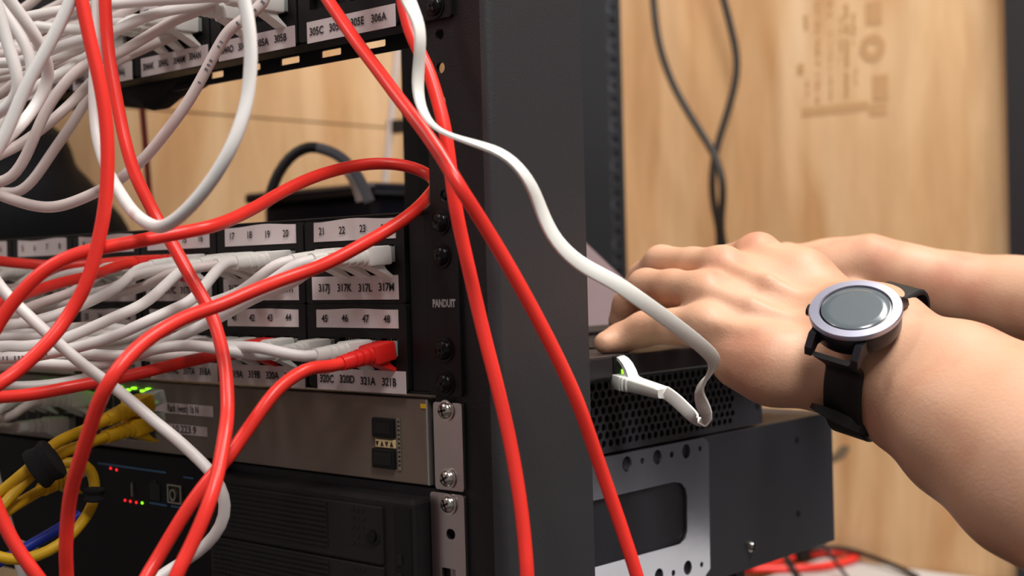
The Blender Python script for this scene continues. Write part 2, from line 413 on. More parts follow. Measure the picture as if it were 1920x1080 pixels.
# ------------------------------------------------------------------ patch panels
def screw(x, y, z, k, parent, r=.0047, side=False, rot=.4):
    mb = MB(); rings = []
    ax = (lambda a, b, h: (x+a, y-h, z+b)) if not side else (lambda a, b, h: (x+h, y+a, z+b))
    for rr, h in ((r*1.25, 0), (r*1.25, .0006), (r, .0007), (r*.97, .0016), (r*.8, .0026), (r*.5, .0032), (r*.12, .0034)):
        rings.append([ax(rr*math.cos(t), rr*math.sin(t), h) for t in np.linspace(0, 2*math.pi, 24, endpoint=False)])
    mb.loft(rings, k)
    for q in (0, math.pi/2):
        a = rot+q; c_, s_ = math.cos(a), math.sin(a); L_, w_ = r*.62, r*.13
        ps = [(c_*L_-s_*w_, s_*L_+c_*w_), (-c_*L_-s_*w_, -s_*L_+c_*w_), (-c_*L_+s_*w_, -s_*L_-c_*w_), (c_*L_+s_*w_, s_*L_-c_*w_)]
        vs = [ax(p[0], p[1], .0022) for p in ps]+[ax(p[0], p[1], .00345) for p in ps]
        mb.add(vs, [(3, 2, 1, 0), (4, 5, 6, 7)]+[(i, (i+1) % 4, 4+(i+1) % 4, 4+i) for i in range(4)], 'slot')
    return mb.build('screw', parent, smooth=True)

def module(parent, k, z0, z1, pz):
    """a snap-in block of four jacks with its frame"""
    xr_ = -(LO+k*LP)+.0055; xl_ = xr_-LP+.0015
    mb = MB(); xs = [portx(k, i) for i in range(4)]
    H = [rrect(x-.0060, pz-.0052, x+.0060, pz+.0048, .0008, 2) for x in xs]
    mb.merge(plate(rrect(xl_, z0, xr_, z1, .0015, 3), H, .004, FRONT(0, -.001, 0), 'frame'))
    for x in xs:
        mb.box((x-.0066, .001, pz-.006), (x+.0066, .0145, pz+.0056), 'slot')
        for j in range(4): mb.box((x-.004+j*.0022, -.0005, pz+.0028), (x-.0032+j*.0022, .001, pz+.0044), 'steelport')
    return mb.build('jack_module', parent)
def paper(parent, x0, x1, z0, z1, words, xs, h, wob=0., y=-.0033):
    mb = MB(); n = 12; rows = []
    X = np.linspace(x0, x1, n)
    wv = wob*np.sin(np.linspace(0, 7, n)+x0*90)
    f_ = [(X[i], y-.0003-abs(wv[i])*.5, z0) for i in range(n)]+[(X[i], y-.0003, z1+wv[i]) for i in range(n)]
    bk = [(a, y+.0002, c) for a, b, c in f_]
    mb.add(f_+bk, [(i, i+1, n+i+1, n+i) for i in range(n-1)]+[(2*n+i+1, 2*n+i, 3*n+i, 3*n+i+1) for i in range(n-1)]+[(n+i, n+i+1, 3*n+i+1, 3*n+i) for i in range(n-1)]+[(i+1, i, 2*n+i, 2*n+i+1) for i in range(n-1)]+[(0, n, 3*n, 2*n), (n-1, 2*n+n-1, 4*n-1, 2*n-1)], 'paper')
    for w, x in zip(words, xs):
        mb.merge(textmesh(w, h, FRONT(x, y-.0007-wob*.6, (z0+z1)/2+random.uniform(-.0003, .0003)), 'ink', bold=.00012, wide=.92 if len(w) < 5 else .72))
    return mb.build('label', parent)

def panel(zt, names1, names2, nums1, nums2, label, logo=False, skip=()):
    p = empty('patch_bay', (-.25, 0, zt-.0889), label=label, cat='patch panel')
    zb = zt-.0885; xl = -.505
    holes = []
    mb = MB()
    mb.box((xl, .0011, zb), (-.0105, .0125, zt-.0004), 'panel')       # pan behind the modules
    mb.box((xl, -.0015, zt-.0018), (-.0105, .0011, zt-.0004), 'panel', .0004)
    mb.box((xl, -.0015, zb), (-.0105, .0011, zb+.0014), 'panel', .0004)
    mb.box((-.0225, -.0012, zb+.0014), (-.0105, .0011, zt-.0018), 'panel', .0005)
    mb.merge(plate(rrect(-.0108, zb, .0102, zt-.0004, .0015), [], .0018, FRONT(0, -.0002, 0), 'panel'))
    mb.box((xl-.03, -.0011, zb), (xl, .0007, zt-.0004), 'panel')
    mb.build('faceplate', p)
    for k in range(6):
        for (a, b, pz) in ((zt-.0445, zt-.002, zt-.0205), (zt-.0872, zt-.0447, zt-.0665)):
            module(p, k, a, b, pz)
        xs = [portx(k, i) for i in range(4)]; xr_ = -(LO+k*LP)
        if nums1: paper(p, xr_-LW, xr_, zt-.0128, zt-.0023, nums1[k], xs, .0036, wob=.0006)
        if names1: paper(p, xr_-LW-.0028, xr_+.0008, zt-.0426, zt-.0307, names1[k], xs, .0038)
        if nums2: paper(p, xr_-LW, xr_, zt-.0567, zt-.0473, nums2[k], xs, .0036, wob=.0003)
        if names2: paper(p, xr_-LW-.0008, xr_+.0042, zt-.0885, zt-.0776, names2[k], xs, .0038)
    for dz in (.00635, .0222, .0667, .08255): screw(0, -.0012, zt-dz, 'screwb', p, rot=random.random())
    if logo:
        textmesh('PANDUIT', .0035, FRONT(.0003, -.0013, zt-.0448), 'greyink', bold=.00022, wide=.70).build('maker_mark', p)
    return p
N = lambda a: [[str(a+4*(5-k)+i) for i in range(4)] for k in range(6)]
low = panel(0, [['317J', '317K', '317L', '317M'], ['317F', '317G', '317H', '317I'], ['317B', '317C', '317D', '317E'], ['316C', '316D', '316B', '317A'], ['315C', '315D', '316A', '316E'], ['314A', '314B', '315A', '315B']],
            [['320C', '320D', '321A', '321B'], ['319A', '319B', '320A', '320B'], ['317AB', '317AC', '317TA', '318A'], ['317W', '317X', '317Y', '317Z'], ['317R', '317S', '317T', '317U'], ['317N', '317O', '317P', '317Q']],
            N(1), N(25), 'black two-row patch panel with numbered white labels below the gap', logo=True)
upp = panel(.1778, None, [['305C', '305D', '305E', '306A'], ['304AO', '304AP', '305A', '305B'], ['304AK', '304AL', '304AM', '304AN'], ['304AG', '304AH', '304AI', '304AJ'], ['304AC', '304AD', '304AE', '304AF'], ['304Y', '304Z', '304AA', '304AB']],
            N(1), N(25), 'black patch panel at the top edge with labels 304 to 306')
# strain relief bar behind the upper panel
a = onplane(768, 90, 2, .0889)
sb = []
SBY = .030; zbb = float(onplane(768, 90, 1, SBY)[2])
sx0 = float(onplane(704, 85, 1, .03)[0]); sx1 = float(onplane(622, 100, 1, .03)[0])
for i in range(-1, 9):
    xc = sx0+(sx1-sx0)*i
    if -.49 < xc < -.025: sb.append(rrect(xc-.0085, -.0020, xc+.0085, .0018, .0008, 2))

bar = plate(rrect(-.50, -.0052, -.0105, .0045, .001), sb, .0015, FRONT(0, SBY, zbb+.0052), 'panel')
bar.box((-.50, .0125, .0945), (-.0105, SBY, .0955), 'panel')
bar.build('rear_shelf', upp)

# ------------------------------------------------------------------ rack posts
EIA = []
z = .0889+.00635+.0889
zz = -.6
k_ = -14
while zz < .9:
    base = k_*.04445
    for q in (.00635, .0222, .0381): EIA.append(base-q+.04445)
    k_ += 1; zz = base
PX0, PX1, PD = -.0095, .0309, .0690
po = empty('rack_post', (.01, .035, FL), label='black steel front rack post with threaded holes and charcoal side', cat='rack post', group=None)
z0, z1 = FL, 1.2
mb = MB(); UU = .04445
us_ = [k*UU for k in range(int(z0/UU)+1, int(z1/UU))]
for zb_ in us_: mb.merge(plate([(PX0, zb_), (.0262, zb_), (.0262, zb_+UU), (PX0, zb_+UU)], [circ(0, z_, .0028, 12) for z_ in EIA if zb_ < z_ < zb_+UU], .002, FRONT(0, .0022, 0), 'post'))
mb.box((PX0, .0012, z0), (.0262, .0032, us_[0]), 'post').box((PX0, .0012, us_[-1]+UU), (.0262, .0032, z1), 'post')
mb.build('front_flange', po)
# rounded corner + side
R_ = .0047; arc = [(.0262+R_*math.sin(t), .0012+R_-R_*math.cos(t)) for t in np.linspace(0, math.pi/2, 8)]
ins = [(.0262+(R_-.002)*math.sin(t), .0012+R_-(R_-.002)*math.cos(t)) for t in np.linspace(math.pi/2, 0, 8)]
MB().prism(arc+ins, 2, z0, z1, 'side').build('corner_fold', po, smooth=True)
MB().box((PX1-.002, .0059, z0), (PX1, PD, z1), 'side').box((.006, PD-.002, z0), (PX1-.002, PD, z1), 'post').box((.006, .04, z0), (.008, PD-.002, z1), 'post').build('side_web', po)
rt_ = empty('shade_panel', (-.24, .4, .62), label='added black panel above the frame that shades the fingers', cat='shade panel')
MB().box((-.53, -.01, .40), (.031, .36, .412), 'post', .002).build('shade_sheet', rt_)  # unseen sheet added over the rack to throw shade on the fingers
# rear rail
c1 = at(1147, 100, 1.546)
rx, ry = float(c1[0]), float(c1[1])
rr = empty('rack_post', (rx, ry, FL), label='blurred dark rear rack post with a column of small holes', cat='rack post')
ax_ = np.array([.74, .67])
holes = [rrect(-.0045, z_-.0045, .0045, z_+.0045, .0008, 1) for z_ in EIA if FL < z_ < 1.2]
c2 = at(1090, 100, 1.5); 
mb = MB()
for zb_ in us_: mb.merge(plate([(-.10, zb_), (.011, zb_), (.011, zb_+UU), (-.10, zb_+UU)], [rrect(-.0045, z_-.0045, .0045, z_+.0045, .0008, 1) for z_ in EIA if zb_ < z_ < zb_+UU], .002, frame((rx, ry, 0), (.766, .643, 0), (0, 0, 1), (.643, -.766, 0)), 'rail'))
mb.build('post_face', rr)
mb = plate([(-.085, FL), (.009, FL), (.009, 1.2), (-.085, 1.2)], [], .001, frame((rx-.008*.643, ry+.008*.766, 0), (.766, .643, 0), (0, 0, 1), (.643, -.766, 0)), 'greycable')
mb.build('post_backing', rr)

# ------------------------------------------------------------------ network switch (1U)
sw = empty('network_switch', (-.25, .1, -.1327), label='taupe fronted network switch with green lights below the lower patch panel', cat='network switch')
SZ0, SZ1 = -.1327, -.0908
BX = -.011
MB().box((-.495, .0, SZ0), (-.0155, .012, SZ1), 'switch', .0006).build('front_face', sw)
MB().box((-.0155, -.0002, SZ0), (-.0141, .010, SZ1), 'switchedge', .0005).build('face_edge', sw)
mb = MB()
YB0, YB1 = .012, .295
mb.box((-.49, YB0, SZ0), (BX-.004, YB1, SZ1-.0015), 'slot')
mb.box((-.495, YB0, SZ1-.0012), (BX, YB1, SZ1), 'serverside')
# perforated side wall with staggered hexagonal holes
hx = []
rows = 8; pit = .0060; rowh = .0046
for r in range(rows):
    zc = SZ0+.0052+r*rowh
    for i in range(60):
        yc = .018+i*pit+(pit/2 if r % 2 else 0)
        if yc < .262-(.0 if r < 7 else .0): hx.append([(yc+.0022*math.cos(t), zc+.0023*math.sin(t)) for t in np.linspace(math.pi/6, math.pi/6+2*math.pi, 6, endpoint=False)])
mb.merge(plate([(YB0, SZ0), (YB1, SZ0), (YB1, SZ1), (YB0, SZ1)], hx, .001, SIDE(BX-.0005, 0, 0), 'serverside'))
mb.build('chassis', sw)
ear = plate(rrect(-.0088, SZ0-.0005, .0102, SZ1-.0008, .0015), [], .0016, FRONT(0, -.0006, 0), 'zinc'); ear.build('mounting_ear', sw)
for z_ in (-.0953, -.1275): screw(.0003, -.0016, z_, 'screws', sw, r=.0040, rot=random.random())
# sfp cage block
def fpt(u, v): return onplane(u, v, 1, 0)
sf = MB(); 
for (u0, v0, u1, v1) in ((702, 782, 742, 822), (702, 839, 744, 880)):
    a, b = fpt(u0, v0), fpt(u1, v1)
    sf.box((a[0], -.0022, a[2]), (b[0], .001, b[2]), 'frame', .0006)
    sf.box((a[0]+.0025, -.0026, a[2]-.002), (b[0]-.0015, -.0021, b[2]+.002), 'slot')
sf.build('transceiver_socket', sw)
a, b = fpt(707, 822), fpt(743, 841)
mb = MB().box((a[0], -.0014, a[2]), (b[0], .001, b[2]), 'cream', .0003)
for i in range(4):
    x = a[0]+(b[0]-a[0])*(i+.5)/4; zc = (a[2]+b[2])/2; s_ = 1 if i % 2 else -1
    mb.prism([(zc-.0011*s_, x-.0010), (zc-.0011*s_, x+.0010), (zc+.0013*s_, x)], 1, -.0017, -.0013, 'ink')
mb.build('arrow_strip', sw)
a, b = fpt(745, 784), fpt(754, 882)
mb = MB().box((a[0], -.0006, a[2]), (b[0], .001, b[2]), 'steelport')
for i in range(11): mb.box((a[0]+.0009, -.0009, a[2]-.0012-i*.00215), (b[0]-.0005, -.0005, a[2]-.0020-i*.00215), 'slot')
mb.build('vent_strip', sw)
a, b = fpt(789, 757), fpt(800, 766); MB().box((a[0], -.0004, a[2]), (b[0], .001, b[2]), 'yellow').build('yellow_tag', sw)
for (u0, v0, u1, v1, w, hh) in ((291, 749, 401, 785, 'Rack (west) 1b N', .0042), (306, 789, 390, 822, '10.223.9', .0042)):
    a = fpt(u0, (v0+v0)/2+2); b = fpt(u1, v1-1)
    mb = MB().box((a[0], -.0006, a[2]-.0006), (b[0], .0005, b[2]+.0006), 'paper')
    mb.merge(textmesh(w, hh, FRONT((a[0]+b[0])/2, -.0008, (a[2]+b[2])/2), 'ink', bold=.0001, wide=.72 if len(w) > 9 else 1.15)); mb.build('label', sw)
# jacks, LEDs at left
mb = MB(); 
for i in range(14):
    x = -.252-i*.0152
    for zc in (-.1030, -.1205): mb.box((x-.0062, -.0007, zc-.0062), (x+.0062, .002, zc+.0062), 'slot').box((x-.0068, -.0004, zc-.0068), (x+.0068, .001, zc+.0068), 'steelport')
mb.build('jack_bank', sw)
for i in range(9):
    x = -.2535-i*.0152
    mb = MB().box((x+.0005, -.0013, -.0958), (x+.0042, .0005, -.0947), 'ledg').box((x-.0052, -.0013, -.0972), (x-.0015, .0005, -.0960), 'ledg')
    mb.build('status_light', sw)

# ------------------------------------------------------------------ black server (2U) under the switch
sv = empty('server', (-.25, .17, -.2215), label='black rack server with drive bays and a silver side bracket', cat='server')
VZ0, VZ1 = -.2232, -.1342
MB().box((-.495, .004, VZ0), (BX, .385, VZ1), 'serverside', .0008).build('chassis', sv)
MB().box((-.495, -.004, VZ0), (-.178, .004, VZ1), 'control').build('control_face', sv)
xb0, xb1 = fpt(425, 930)[0], -.0152
MB().box((xb0, -.011, VZ0), (xb1, .0045, VZ1-.0042), 'server', .0022).box((xb1-.012, -.0118, VZ0), (xb1-.001, -.0105, VZ1-.008), 'panel').build('bezel', sv)
# drive carriers
for j, zc in enumerate((-.1570, -.1865, -.2130)):
    mb = MB(); x0, x1 = xb0+.001, xb1-.020
    zt_, zb_ = zc+.0140, max(zc-.0145, VZ0+.0005)
    mb.box((x0, -.0128, zb_), (x1, -.0105, zt_), 'server', .0008)
    for i in range(9):
        z_ = zt_-.003-i*.0026
        if z_ > zb_+.001: mb.box((x0+.003, -.0134, z_), (x1-.04, -.0127, z_+.0013), 'server')
    for gx in (x1-.0145, x0+.016):
        for a in range(3):
            for b in range(5):
                z_ = zt_-.004-b*.0042
                if z_ > zb_+.001: mb.box((gx-a*.0036, -.0131, z_), (gx-a*.0036+.0019, -.0126, z_+.0017), 'slot')
    car = mb.build('drive_carrier', sv)
    if zc > -.2:
        MB().cyl((x1-.006, -.0126, zc-.0005), (0, -1, 0), .0048, .0006, 'slot').cyl((x1-.006, -.0132, zc-.0005), (0, -1, 0), .0030, .0012, 'screwb').build('lock', car)
for j in range(4): MB().box((xb1-.0105, -.0124, -.165-j*.009), (xb1-.0070, -.0117, -.170-j*.009), 'slot').build('bezel_slot', sv)
# control area
def f4(u, v): return onplane(u, v, 1, -.004)
a, b = f4(185, 868), f4(312, 892); MB().box((a[0], -.0046, a[2]+.0004), (b[0], -.0039, a[2]-.0006), 'bluestripe').build('blue_line', sv)
a, b = f4(345, 893), f4(364, 897); MB().box((a[0], -.0046, a[2]), (b[0], -.0039, a[2]-.0008), 'bluestripe').build('blue_line', sv)
for u, v in ((300, 952), (340, 958)):
    a = f4(u-18, v-6); b = f4(u+14, v-6); MB().box((a[0], -.0046, a[2]+.0016), (b[0], -.0039, a[2]+.0006), 'bluestripe').build('blue_line', sv)
a, b = f4(316, 907), f4(343, 946)
cx_, cz_ = (a[0]+b[0])/2, (a[2]+b[2])/2; w2, h2 = (b[0]-a[0])/2, (a[2]-b[2])/2
mb = plate([(cx_-w2, cz_-h2), (cx_+w2, cz_-h2), (cx_+w2, cz_+h2), (cx_-w2, cz_+h2)], [[(cx_-w2*.84, cz_-h2*.86), (cx_+w2*.84, cz_-h2*.86), (cx_+w2*.84, cz_+h2*.86), (cx_-w2*.84, cz_+h2*.86)]], .0012, FRONT(0, -.0046, 0), 'steelport')
mb.box((cx_-w2*.84, -.0042, cz_-h2*.86), (cx_+w2*.84, -.0038, cz_+h2*.86), 'slot')
mb.merge(plate(circ(cx_-w2*.1, cz_-.0005, .0031, ry=.0035), [circ(cx_-w2*.1, cz_-.0005, .0022, ry=.0027)], .0018, FRONT(0, -.005, 0), 'steelport'))
mb.build('round_socket', sv)
a = f4(291, 922); MB().box((a[0]-.0052, -.0044, a[2]-.005), (a[0]+.0052, -.0038, a[2]+.005), 'slot').box((a[0]-.0022, -.0044, a[2]+.005), (a[0]+.0022, -.0038, a[2]+.007), 'slot').build('jack_opening', sv)
a = f4(250, 918); MB().box((a[0]-.0004, -.0052, a[2]-.004), (a[0]+.0004, -.0038, a[2]+.004), 'steelport').box((a[0]-.002, -.0042, a[2]-.0055), (a[0]+.002, -.0038, a[2]+.0055), 'slot').build('usb_socket', sv)
for u, v, k in ((235, 938, 'ledr'), (245, 940, 'ledr'), (256, 942, 'ledr'), (267, 943, 'ledg'), (208, 878, 'ledr'), (219, 881, 'ledr')):
    a = f4(u, v); MB().box((a[0]-.0007, -.0044, a[2]-.0006), (a[0]+.0007, -.0039, a[2]+.0006), k).build('status_light', sv)
# front ear with slot, hole and clip
ez0 = VZ0
mb = plate(rrect(-.0125, ez0, .0100, VZ1-.0006, .0018), [rrect(-.0022, -.1565, .0036, -.1515, .0024, 4), rrect(-.0060, -.1775, .0030, -.1705, .0006, 2)], .0016, FRONT(0, -.0006, 0), 'zinc')
mb.build('mounting_ear', sv)
MB().cyl((-.0015, .003, -.177), (0.1, -.2, 1), .0022, .007, 'screws').build('ear_clip', sv, smooth=True)
screw(.0003, -.0016, -.1398, 'screws', sv, r=.0040)
# side bracket
def sp_(u, v): p = onplane(u, v, 0, BX+.001); return (p[1], p[2])
o_ = [sp_(1085, 866), sp_(1316, 820), sp_(1326, 829), sp_(1329, 1066), sp_(1322, 1076), (sp_(1322, 1076)[0]-.006, VZ0+.001), (sp_(1085, 866)[0], VZ0+.001)]
b0, b1 = sp_(1095, 942), sp_(1284, 902)
cut = [(b0[0], b0[1])]+[sp_(u, v) for u, v in ((1262, 903), (1275, 906), (1283, 916), (1286, 932), (1286, 996), (1282, 1010), (1272, 1020))]+[sp_(1095, 1068)]
hol = []
for (u, v, ru) in ((1173, 870, .0048), (1202, 864, .0020), (1230, 857, .0046), (1257, 852, .0020), (1284, 846, .0046), (1310, 841, .0018)):
    c = sp_(u, v); hol.append(circ(c[0], c[1], ru*.92, ry=ru*.92))
for (u, v, ru) in ((1233, 1079, .0046), (1260, 1074, .0020), (1287, 1064, .0046), (1313, 1058, .0018)):
    c = sp_(u, v); hol.append(circ(c[0], c[1], ru*.92, ry=ru*.92)) if c[1]-ru > VZ0+.002 else None
br = plate(o_, hol+[cut], .0016, SIDE(BX+.0012, 0, 0), 'bracket'); bo = br.build('side_bracket', sv)
for (u, v) in ((1494, 825), (1497, 963), (1420, 700+60)):
    c = onplane(u, v, 0, BX); MB().cyl((BX-.0002, c[1], c[2]), (1, 0, 0), .0022, .0006, 'slot', 12).build('side_screw', sv)
c = onplane(1407, 1024, 0, BX); screw(BX, c[1], c[2], 'screws', sv, r=.0028, side=True)

# ------------------------------------------------------------------ laptop, small device and flat cable
LZ = SZ1
lt = empty('laptop', (-.06, .2, LZ), label='dark laptop lying on the perforated switch under the typing hands', cat='laptop')
pj = onplane(1166, 716, 0, .004)     # jack mouth
jx, jy, jz = pj
LZ2 = LZ+.0004; LTH = .0130
MB().box((-.130, .072, LZ2), (.004, .360, LZ2+LTH), 'lapbase', .0015).build('base', lt)
jm = MB().box((.0035, jy-.0075, LZ+.001), (.0048, jy+.0075, LZ+.0128), 'frame').box((.0046, jy-.006, LZ+.002), (.005, jy+.006, LZ+.010), 'slot'); jm.build('jack', lt)
g = onplane(1169, 697, 0, .0052); MB().box((.004, g[1]-.0016, g[2]-.0013), (.0056, g[1]+.0010, g[2]+.0013), 'ledg').build('port_light', lt)
for r in range(5):
    mb = MB()
    for i in range(14): mb.box((-.122+r*.0165, .085+i*.0190, LZ2+LTH), (-.122+r*.0165+.0140, .085+i*.0190+.0162, LZ2+LTH+.0012), 'key', .0004)
    mb.build('key_row', lt)
hy, hz = .385, LZ2+LTH
tp = onplane(1100, 465, 1, hy)
sc = math.atan2(.155, .125); tp = onplane(1086, 454, 1, .36); hinge = np.array([-.127, .075, hz]); dvec = np.array([tp[0]+.127, 0, tp[2]-hz]); Lw = float(np.linalg.norm(dvec))
mb = MB().box((0, 0, 0), (Lw, .285, .004), 'lapbase', .001).box((.006, .005, .004), (Lw-.003, .283, .0044), 'screenlap')
dvec = nrm(dvec); nv = np.cross(dvec, (0, 1, 0))
mb.xf(frame(hinge, dvec, (0, 1, 0), nv if nv[0] > 0 else -nv))
mb.build('screen_lid', lt)

# flat white cable as a twisting ribbon
def ribbon(path, Wd, Th, k):
    q = catmull([(*at(u, v, d), tw) for u, v, d, tw in path], .003)
    P3, tw = q[:, :3], np.radians(q[:, 3]); T = np.gradient(P3, axis=0); T /= np.linalg.norm(T, axis=1)[:, None]; rings = []
    for p, t, w in zip(P3, T, tw):
        f = nrm(p-C0); s = np.cross(t, f); s = nrm(s) if np.linalg.norm(s) > .05 else nrm(np.cross(t, UP)); dpt = np.cross(s, t)
        if not rings: pass
        a = s*math.cos(w)+dpt*math.sin(w); b = np.cross(t, a)
        prof = [(.5, -.3), (.5, .3), (.42, .5), (-.42, .5), (-.5, .3), (-.5, -.3), (-.42, -.5), (.42, -.5)]
        rings.append([p+a*x*Wd+b*y*Th for x, y in prof])
    return MB().loft(rings, k)
FP = [(700, -520, .64, 20), (715, -300, .62, 20), (735, -160, .60, 20), (748, -60, .585, 25), (758, -20, .585, 15), (768, 8, .585, 40), (781, 32, .585, 48), (788, 59, .585, 52), (788, 85, .585, 54), (786, 111, .588, 54), (784, 141, .59, 50), (783, 170, .59, 52), (788, 196, .59, 60), (797, 218, .585, 72), (812, 237, .58, 82), (834, 250, .577, 86), (871, 263, .575, 80), (908, 274, .575, 72), (938, 285, .575, 65), (964, 304, .578, 60), (984, 328, .58, 55), (1000, 355, .585, 50), (1015, 395, .59, 45), (1035, 440, .592, 40), (1065, 476, .595, 34), (1100, 502, .60, 26), (1150, 528, .605, 20), (1200, 562, .61, 12), (1250, 598, .62, 8), (1300, 636, .635, 5), (1325, 658, .645, 8), (1340, 676, .655, 30), (1338, 694, .66, 78), (1322, 712, .665, 95), (1311, 728, .668, 110), (1313, 750, .67, 150), (1324, 775, .673, 165), (1325, 790, .677, 120), (1316, 794, .682, 60), (1300, 782, .687, 30), (1280, 762, .690, 25), (1262, 745, .692, 25), (1246, 735, .693, 25)]
fc = ribbon(FP, .0070, .0018, 'ribbon').build('flat_cable', label='flat white ribbon cable crossing the post and hand into the laptop side', cat='cable', smooth=True)
pe = at(1248, 738, .693); pjw = np.array([.001, jy, jz+.001])
o3 = nrm(pe-pjw); L3 = np.linalg.norm(pe-pjw)
mb = MB()
mb.box((-.0058, -.0040, .0), (.0058, .0036, .0055), 'clear', .0005)
mb.box((-.0062, -.0040, .0035), (.0062, .0040, .0150), 'wboot', .0008)
rg = []
for z_, rx_, ry_ in ((.0145, .0060, .0044), (.0165, .0058, .0043), (.017, .005, .0036), (.018, .005, .0036), (.0185, .0056, .0041), (.0205, .0055, .004), (.021, .0048, .0034), (.022, .0048, .0034), (.0225, .0052, .0038), (max(.026, L3*.9), .0047, .0030), (max(.028, L3), .0044, .0024)):
    rg.append([(rx_*math.copysign(abs(math.cos(t))**.4, math.cos(t)), ry_*math.copysign(abs(math.sin(t))**.4, math.sin(t)), z_) for t in np.linspace(0, 2*math.pi, 20, endpoint=False)])
mb.loft(rg, 'wboot')
pf = [(.020, .0035), (.0165, .0075), (.012, .0108), (.007, .0128), (.002, .0135), (.002, .0118), (.0065, .0112), (.0105, .0092), (.0130, .0065), (.0140, .0035)]
n = len(pf); mb.add([(-.003, y, z) for z, y in pf]+[(.003, y, z) for z, y in pf], [tuple(range(n-1, -1, -1)), tuple(range(n, 2*n))]+[(i, (i+1) % n, n+(i+1) % n, n+i) for i in range(n)], 'wboot')
mb.xf(boot_frame(pjw, o3, (0, 0, -1))).build('plug', fc, smooth=True)

# ------------------------------------------------------------------ red cables
RD = .0062
def red(label, path, ds, **k): return cable('network_cable', label, 'red', RD, dd(path, ds), cat='cable', group=None, **k)
red('red cable hanging from top left and bending down to the left edge',
    [(143, -40), (153, 0), (161, 40), (171, 85), (183, 135), (194, 190), (201, 250), (202, 310), (200, 360), (195, 405), (184, 455), (173, 500), (160, 540), (139, 575), (118, 607), (98, 634), (50, 682), (10, 714), (-40, 748)], [.60, .60, .60, .60, .58])
red('red cable from top left crossing to the bottom between label rows',
    [(196, -50), (197, 0), (198, 25), (200, 60), (204, 105), (212, 150), (221, 200), (231, 250), (237, 275), (253, 330), (274, 370), (291, 405), (303, 425), (322, 455), (345, 497), (369, 540), (389, 572), (403, 605), (415, 650), (424, 700), (427, 770), (423, 805), (413, 866), (397, 929), (373, 992), (343, 1055), (318, 1110)], [.66, .66, .655, .65, .65, .64, .63, .60, .57, .56])
red('red cable looping from left edge to the rack post and back down',
    [(-30, 655), (5, 595), (20, 572), (40, 549), (67, 519), (100, 495), (150, 473), (200, 463), (250, 454), (300, 444), (350, 434), (385, 428), (425, 415), (475, 391), (525, 362), (575, 337), (625, 320), (675, 309), (725, 306), (775, 313), (805, 328), (818, 345), (806, 365), (780, 394), (740, 423), (700, 447), (650, 475), (600, 500), (550, 517), (500, 535), (450, 556), (400, 578), (360, 588), (325, 606), (275, 637), (240, 668), (212, 705), (190, 740), (174, 787), (154, 850), (135, 913), (126, 976), (123, 1055), (125, 1110)],
    [.60, .60, .60, .605, .61, .62, .66, .69, .705, .70, .655, .635, .62, .60, .59, .575, .56, .57, .59, .60])
red('red cable from top centre crossing the post to the silver bracket',
    [(595, -35), (615, 0), (640, 37), (665, 74), (692, 110), (720, 147), (745, 181), (771, 214), (800, 252), (830, 296), (860, 348), (900, 410), (950, 492), (1000, 582), (1048, 676), (1085, 758), (1106, 818), (1130, 888), (1157, 965), (1180, 1035), (1200, 1100)], [.66, .645, .62, .60, .58, .59, .60, .61, .61])
red('red cable hugging the rack post edge down to bottom centre',
    [(745, -50), (755, 0), (767, 55), (782, 89), (800, 122), (813, 160), (824, 200), (834, 240), (842, 296), (849, 352), (857, 405), (869, 460), (886, 535), (907, 625), (930, 715), (950, 798), (966, 880), (978, 960), (986, 1040), (990, 1110)], [.63, .62, .61, .61, .60, .59])
OUT = (-.10, -.97, -.12)
plugged('red cable plugged into the jack above label 321B', 'red', 'redboot', port(0, 3, 2), (-.02, -.98, -.16),
        dd([(640, 664), (612, 674), (575, 690), (537, 715), (512, 738), (479, 785), (447, 830), (426, 862), (404, 884), (362, 938), (315, 1014), (278, 1078), (262, 1110)], [.615, .61, .60, .60, .595, .59, .58]), D=RD, name='network_cable')
plugged('darker red cable running left above the switch to the left edge', 'red', 'redboot', port(1, 2, 2), (-.15, -.95, -.1),
        dd([(440, 672), (405, 672), (362, 675), (312, 687), (262, 700), (212, 711), (162, 720), (112, 730), (50, 741), (0, 745), (-40, 748)], [.68, .67, .66, .65, .65]), D=RD, name='network_cable')
plugged('red cable from above label row crossing behind the loop to left', 'red', 'redboot', port(2, 2, 1), (-.1, -.98, 0),
        dd([(350, 489), (320, 492), (275, 498), (225, 506), (175, 516), (125, 527), (87, 538), (50, 550), (10, 566), (-40, 590)], [.74, .72, .70, .68, .67]), D=.0058, name='network_cable')
red('red cable low behind the bundle entering at the left edge', [(-30, 486), (0, 490), (40, 494), (75, 497), (120, 499), (160, 497), (200, 493), (260, 489), (300, 487)], [.80, .80, .79, .79])
red('short red cable cutting the bottom left corner', [(-50, 850), (-20, 915), (0, 966), (19, 1007), (41, 1042), (69, 1080), (95, 1115)], [.60, .60, .60])

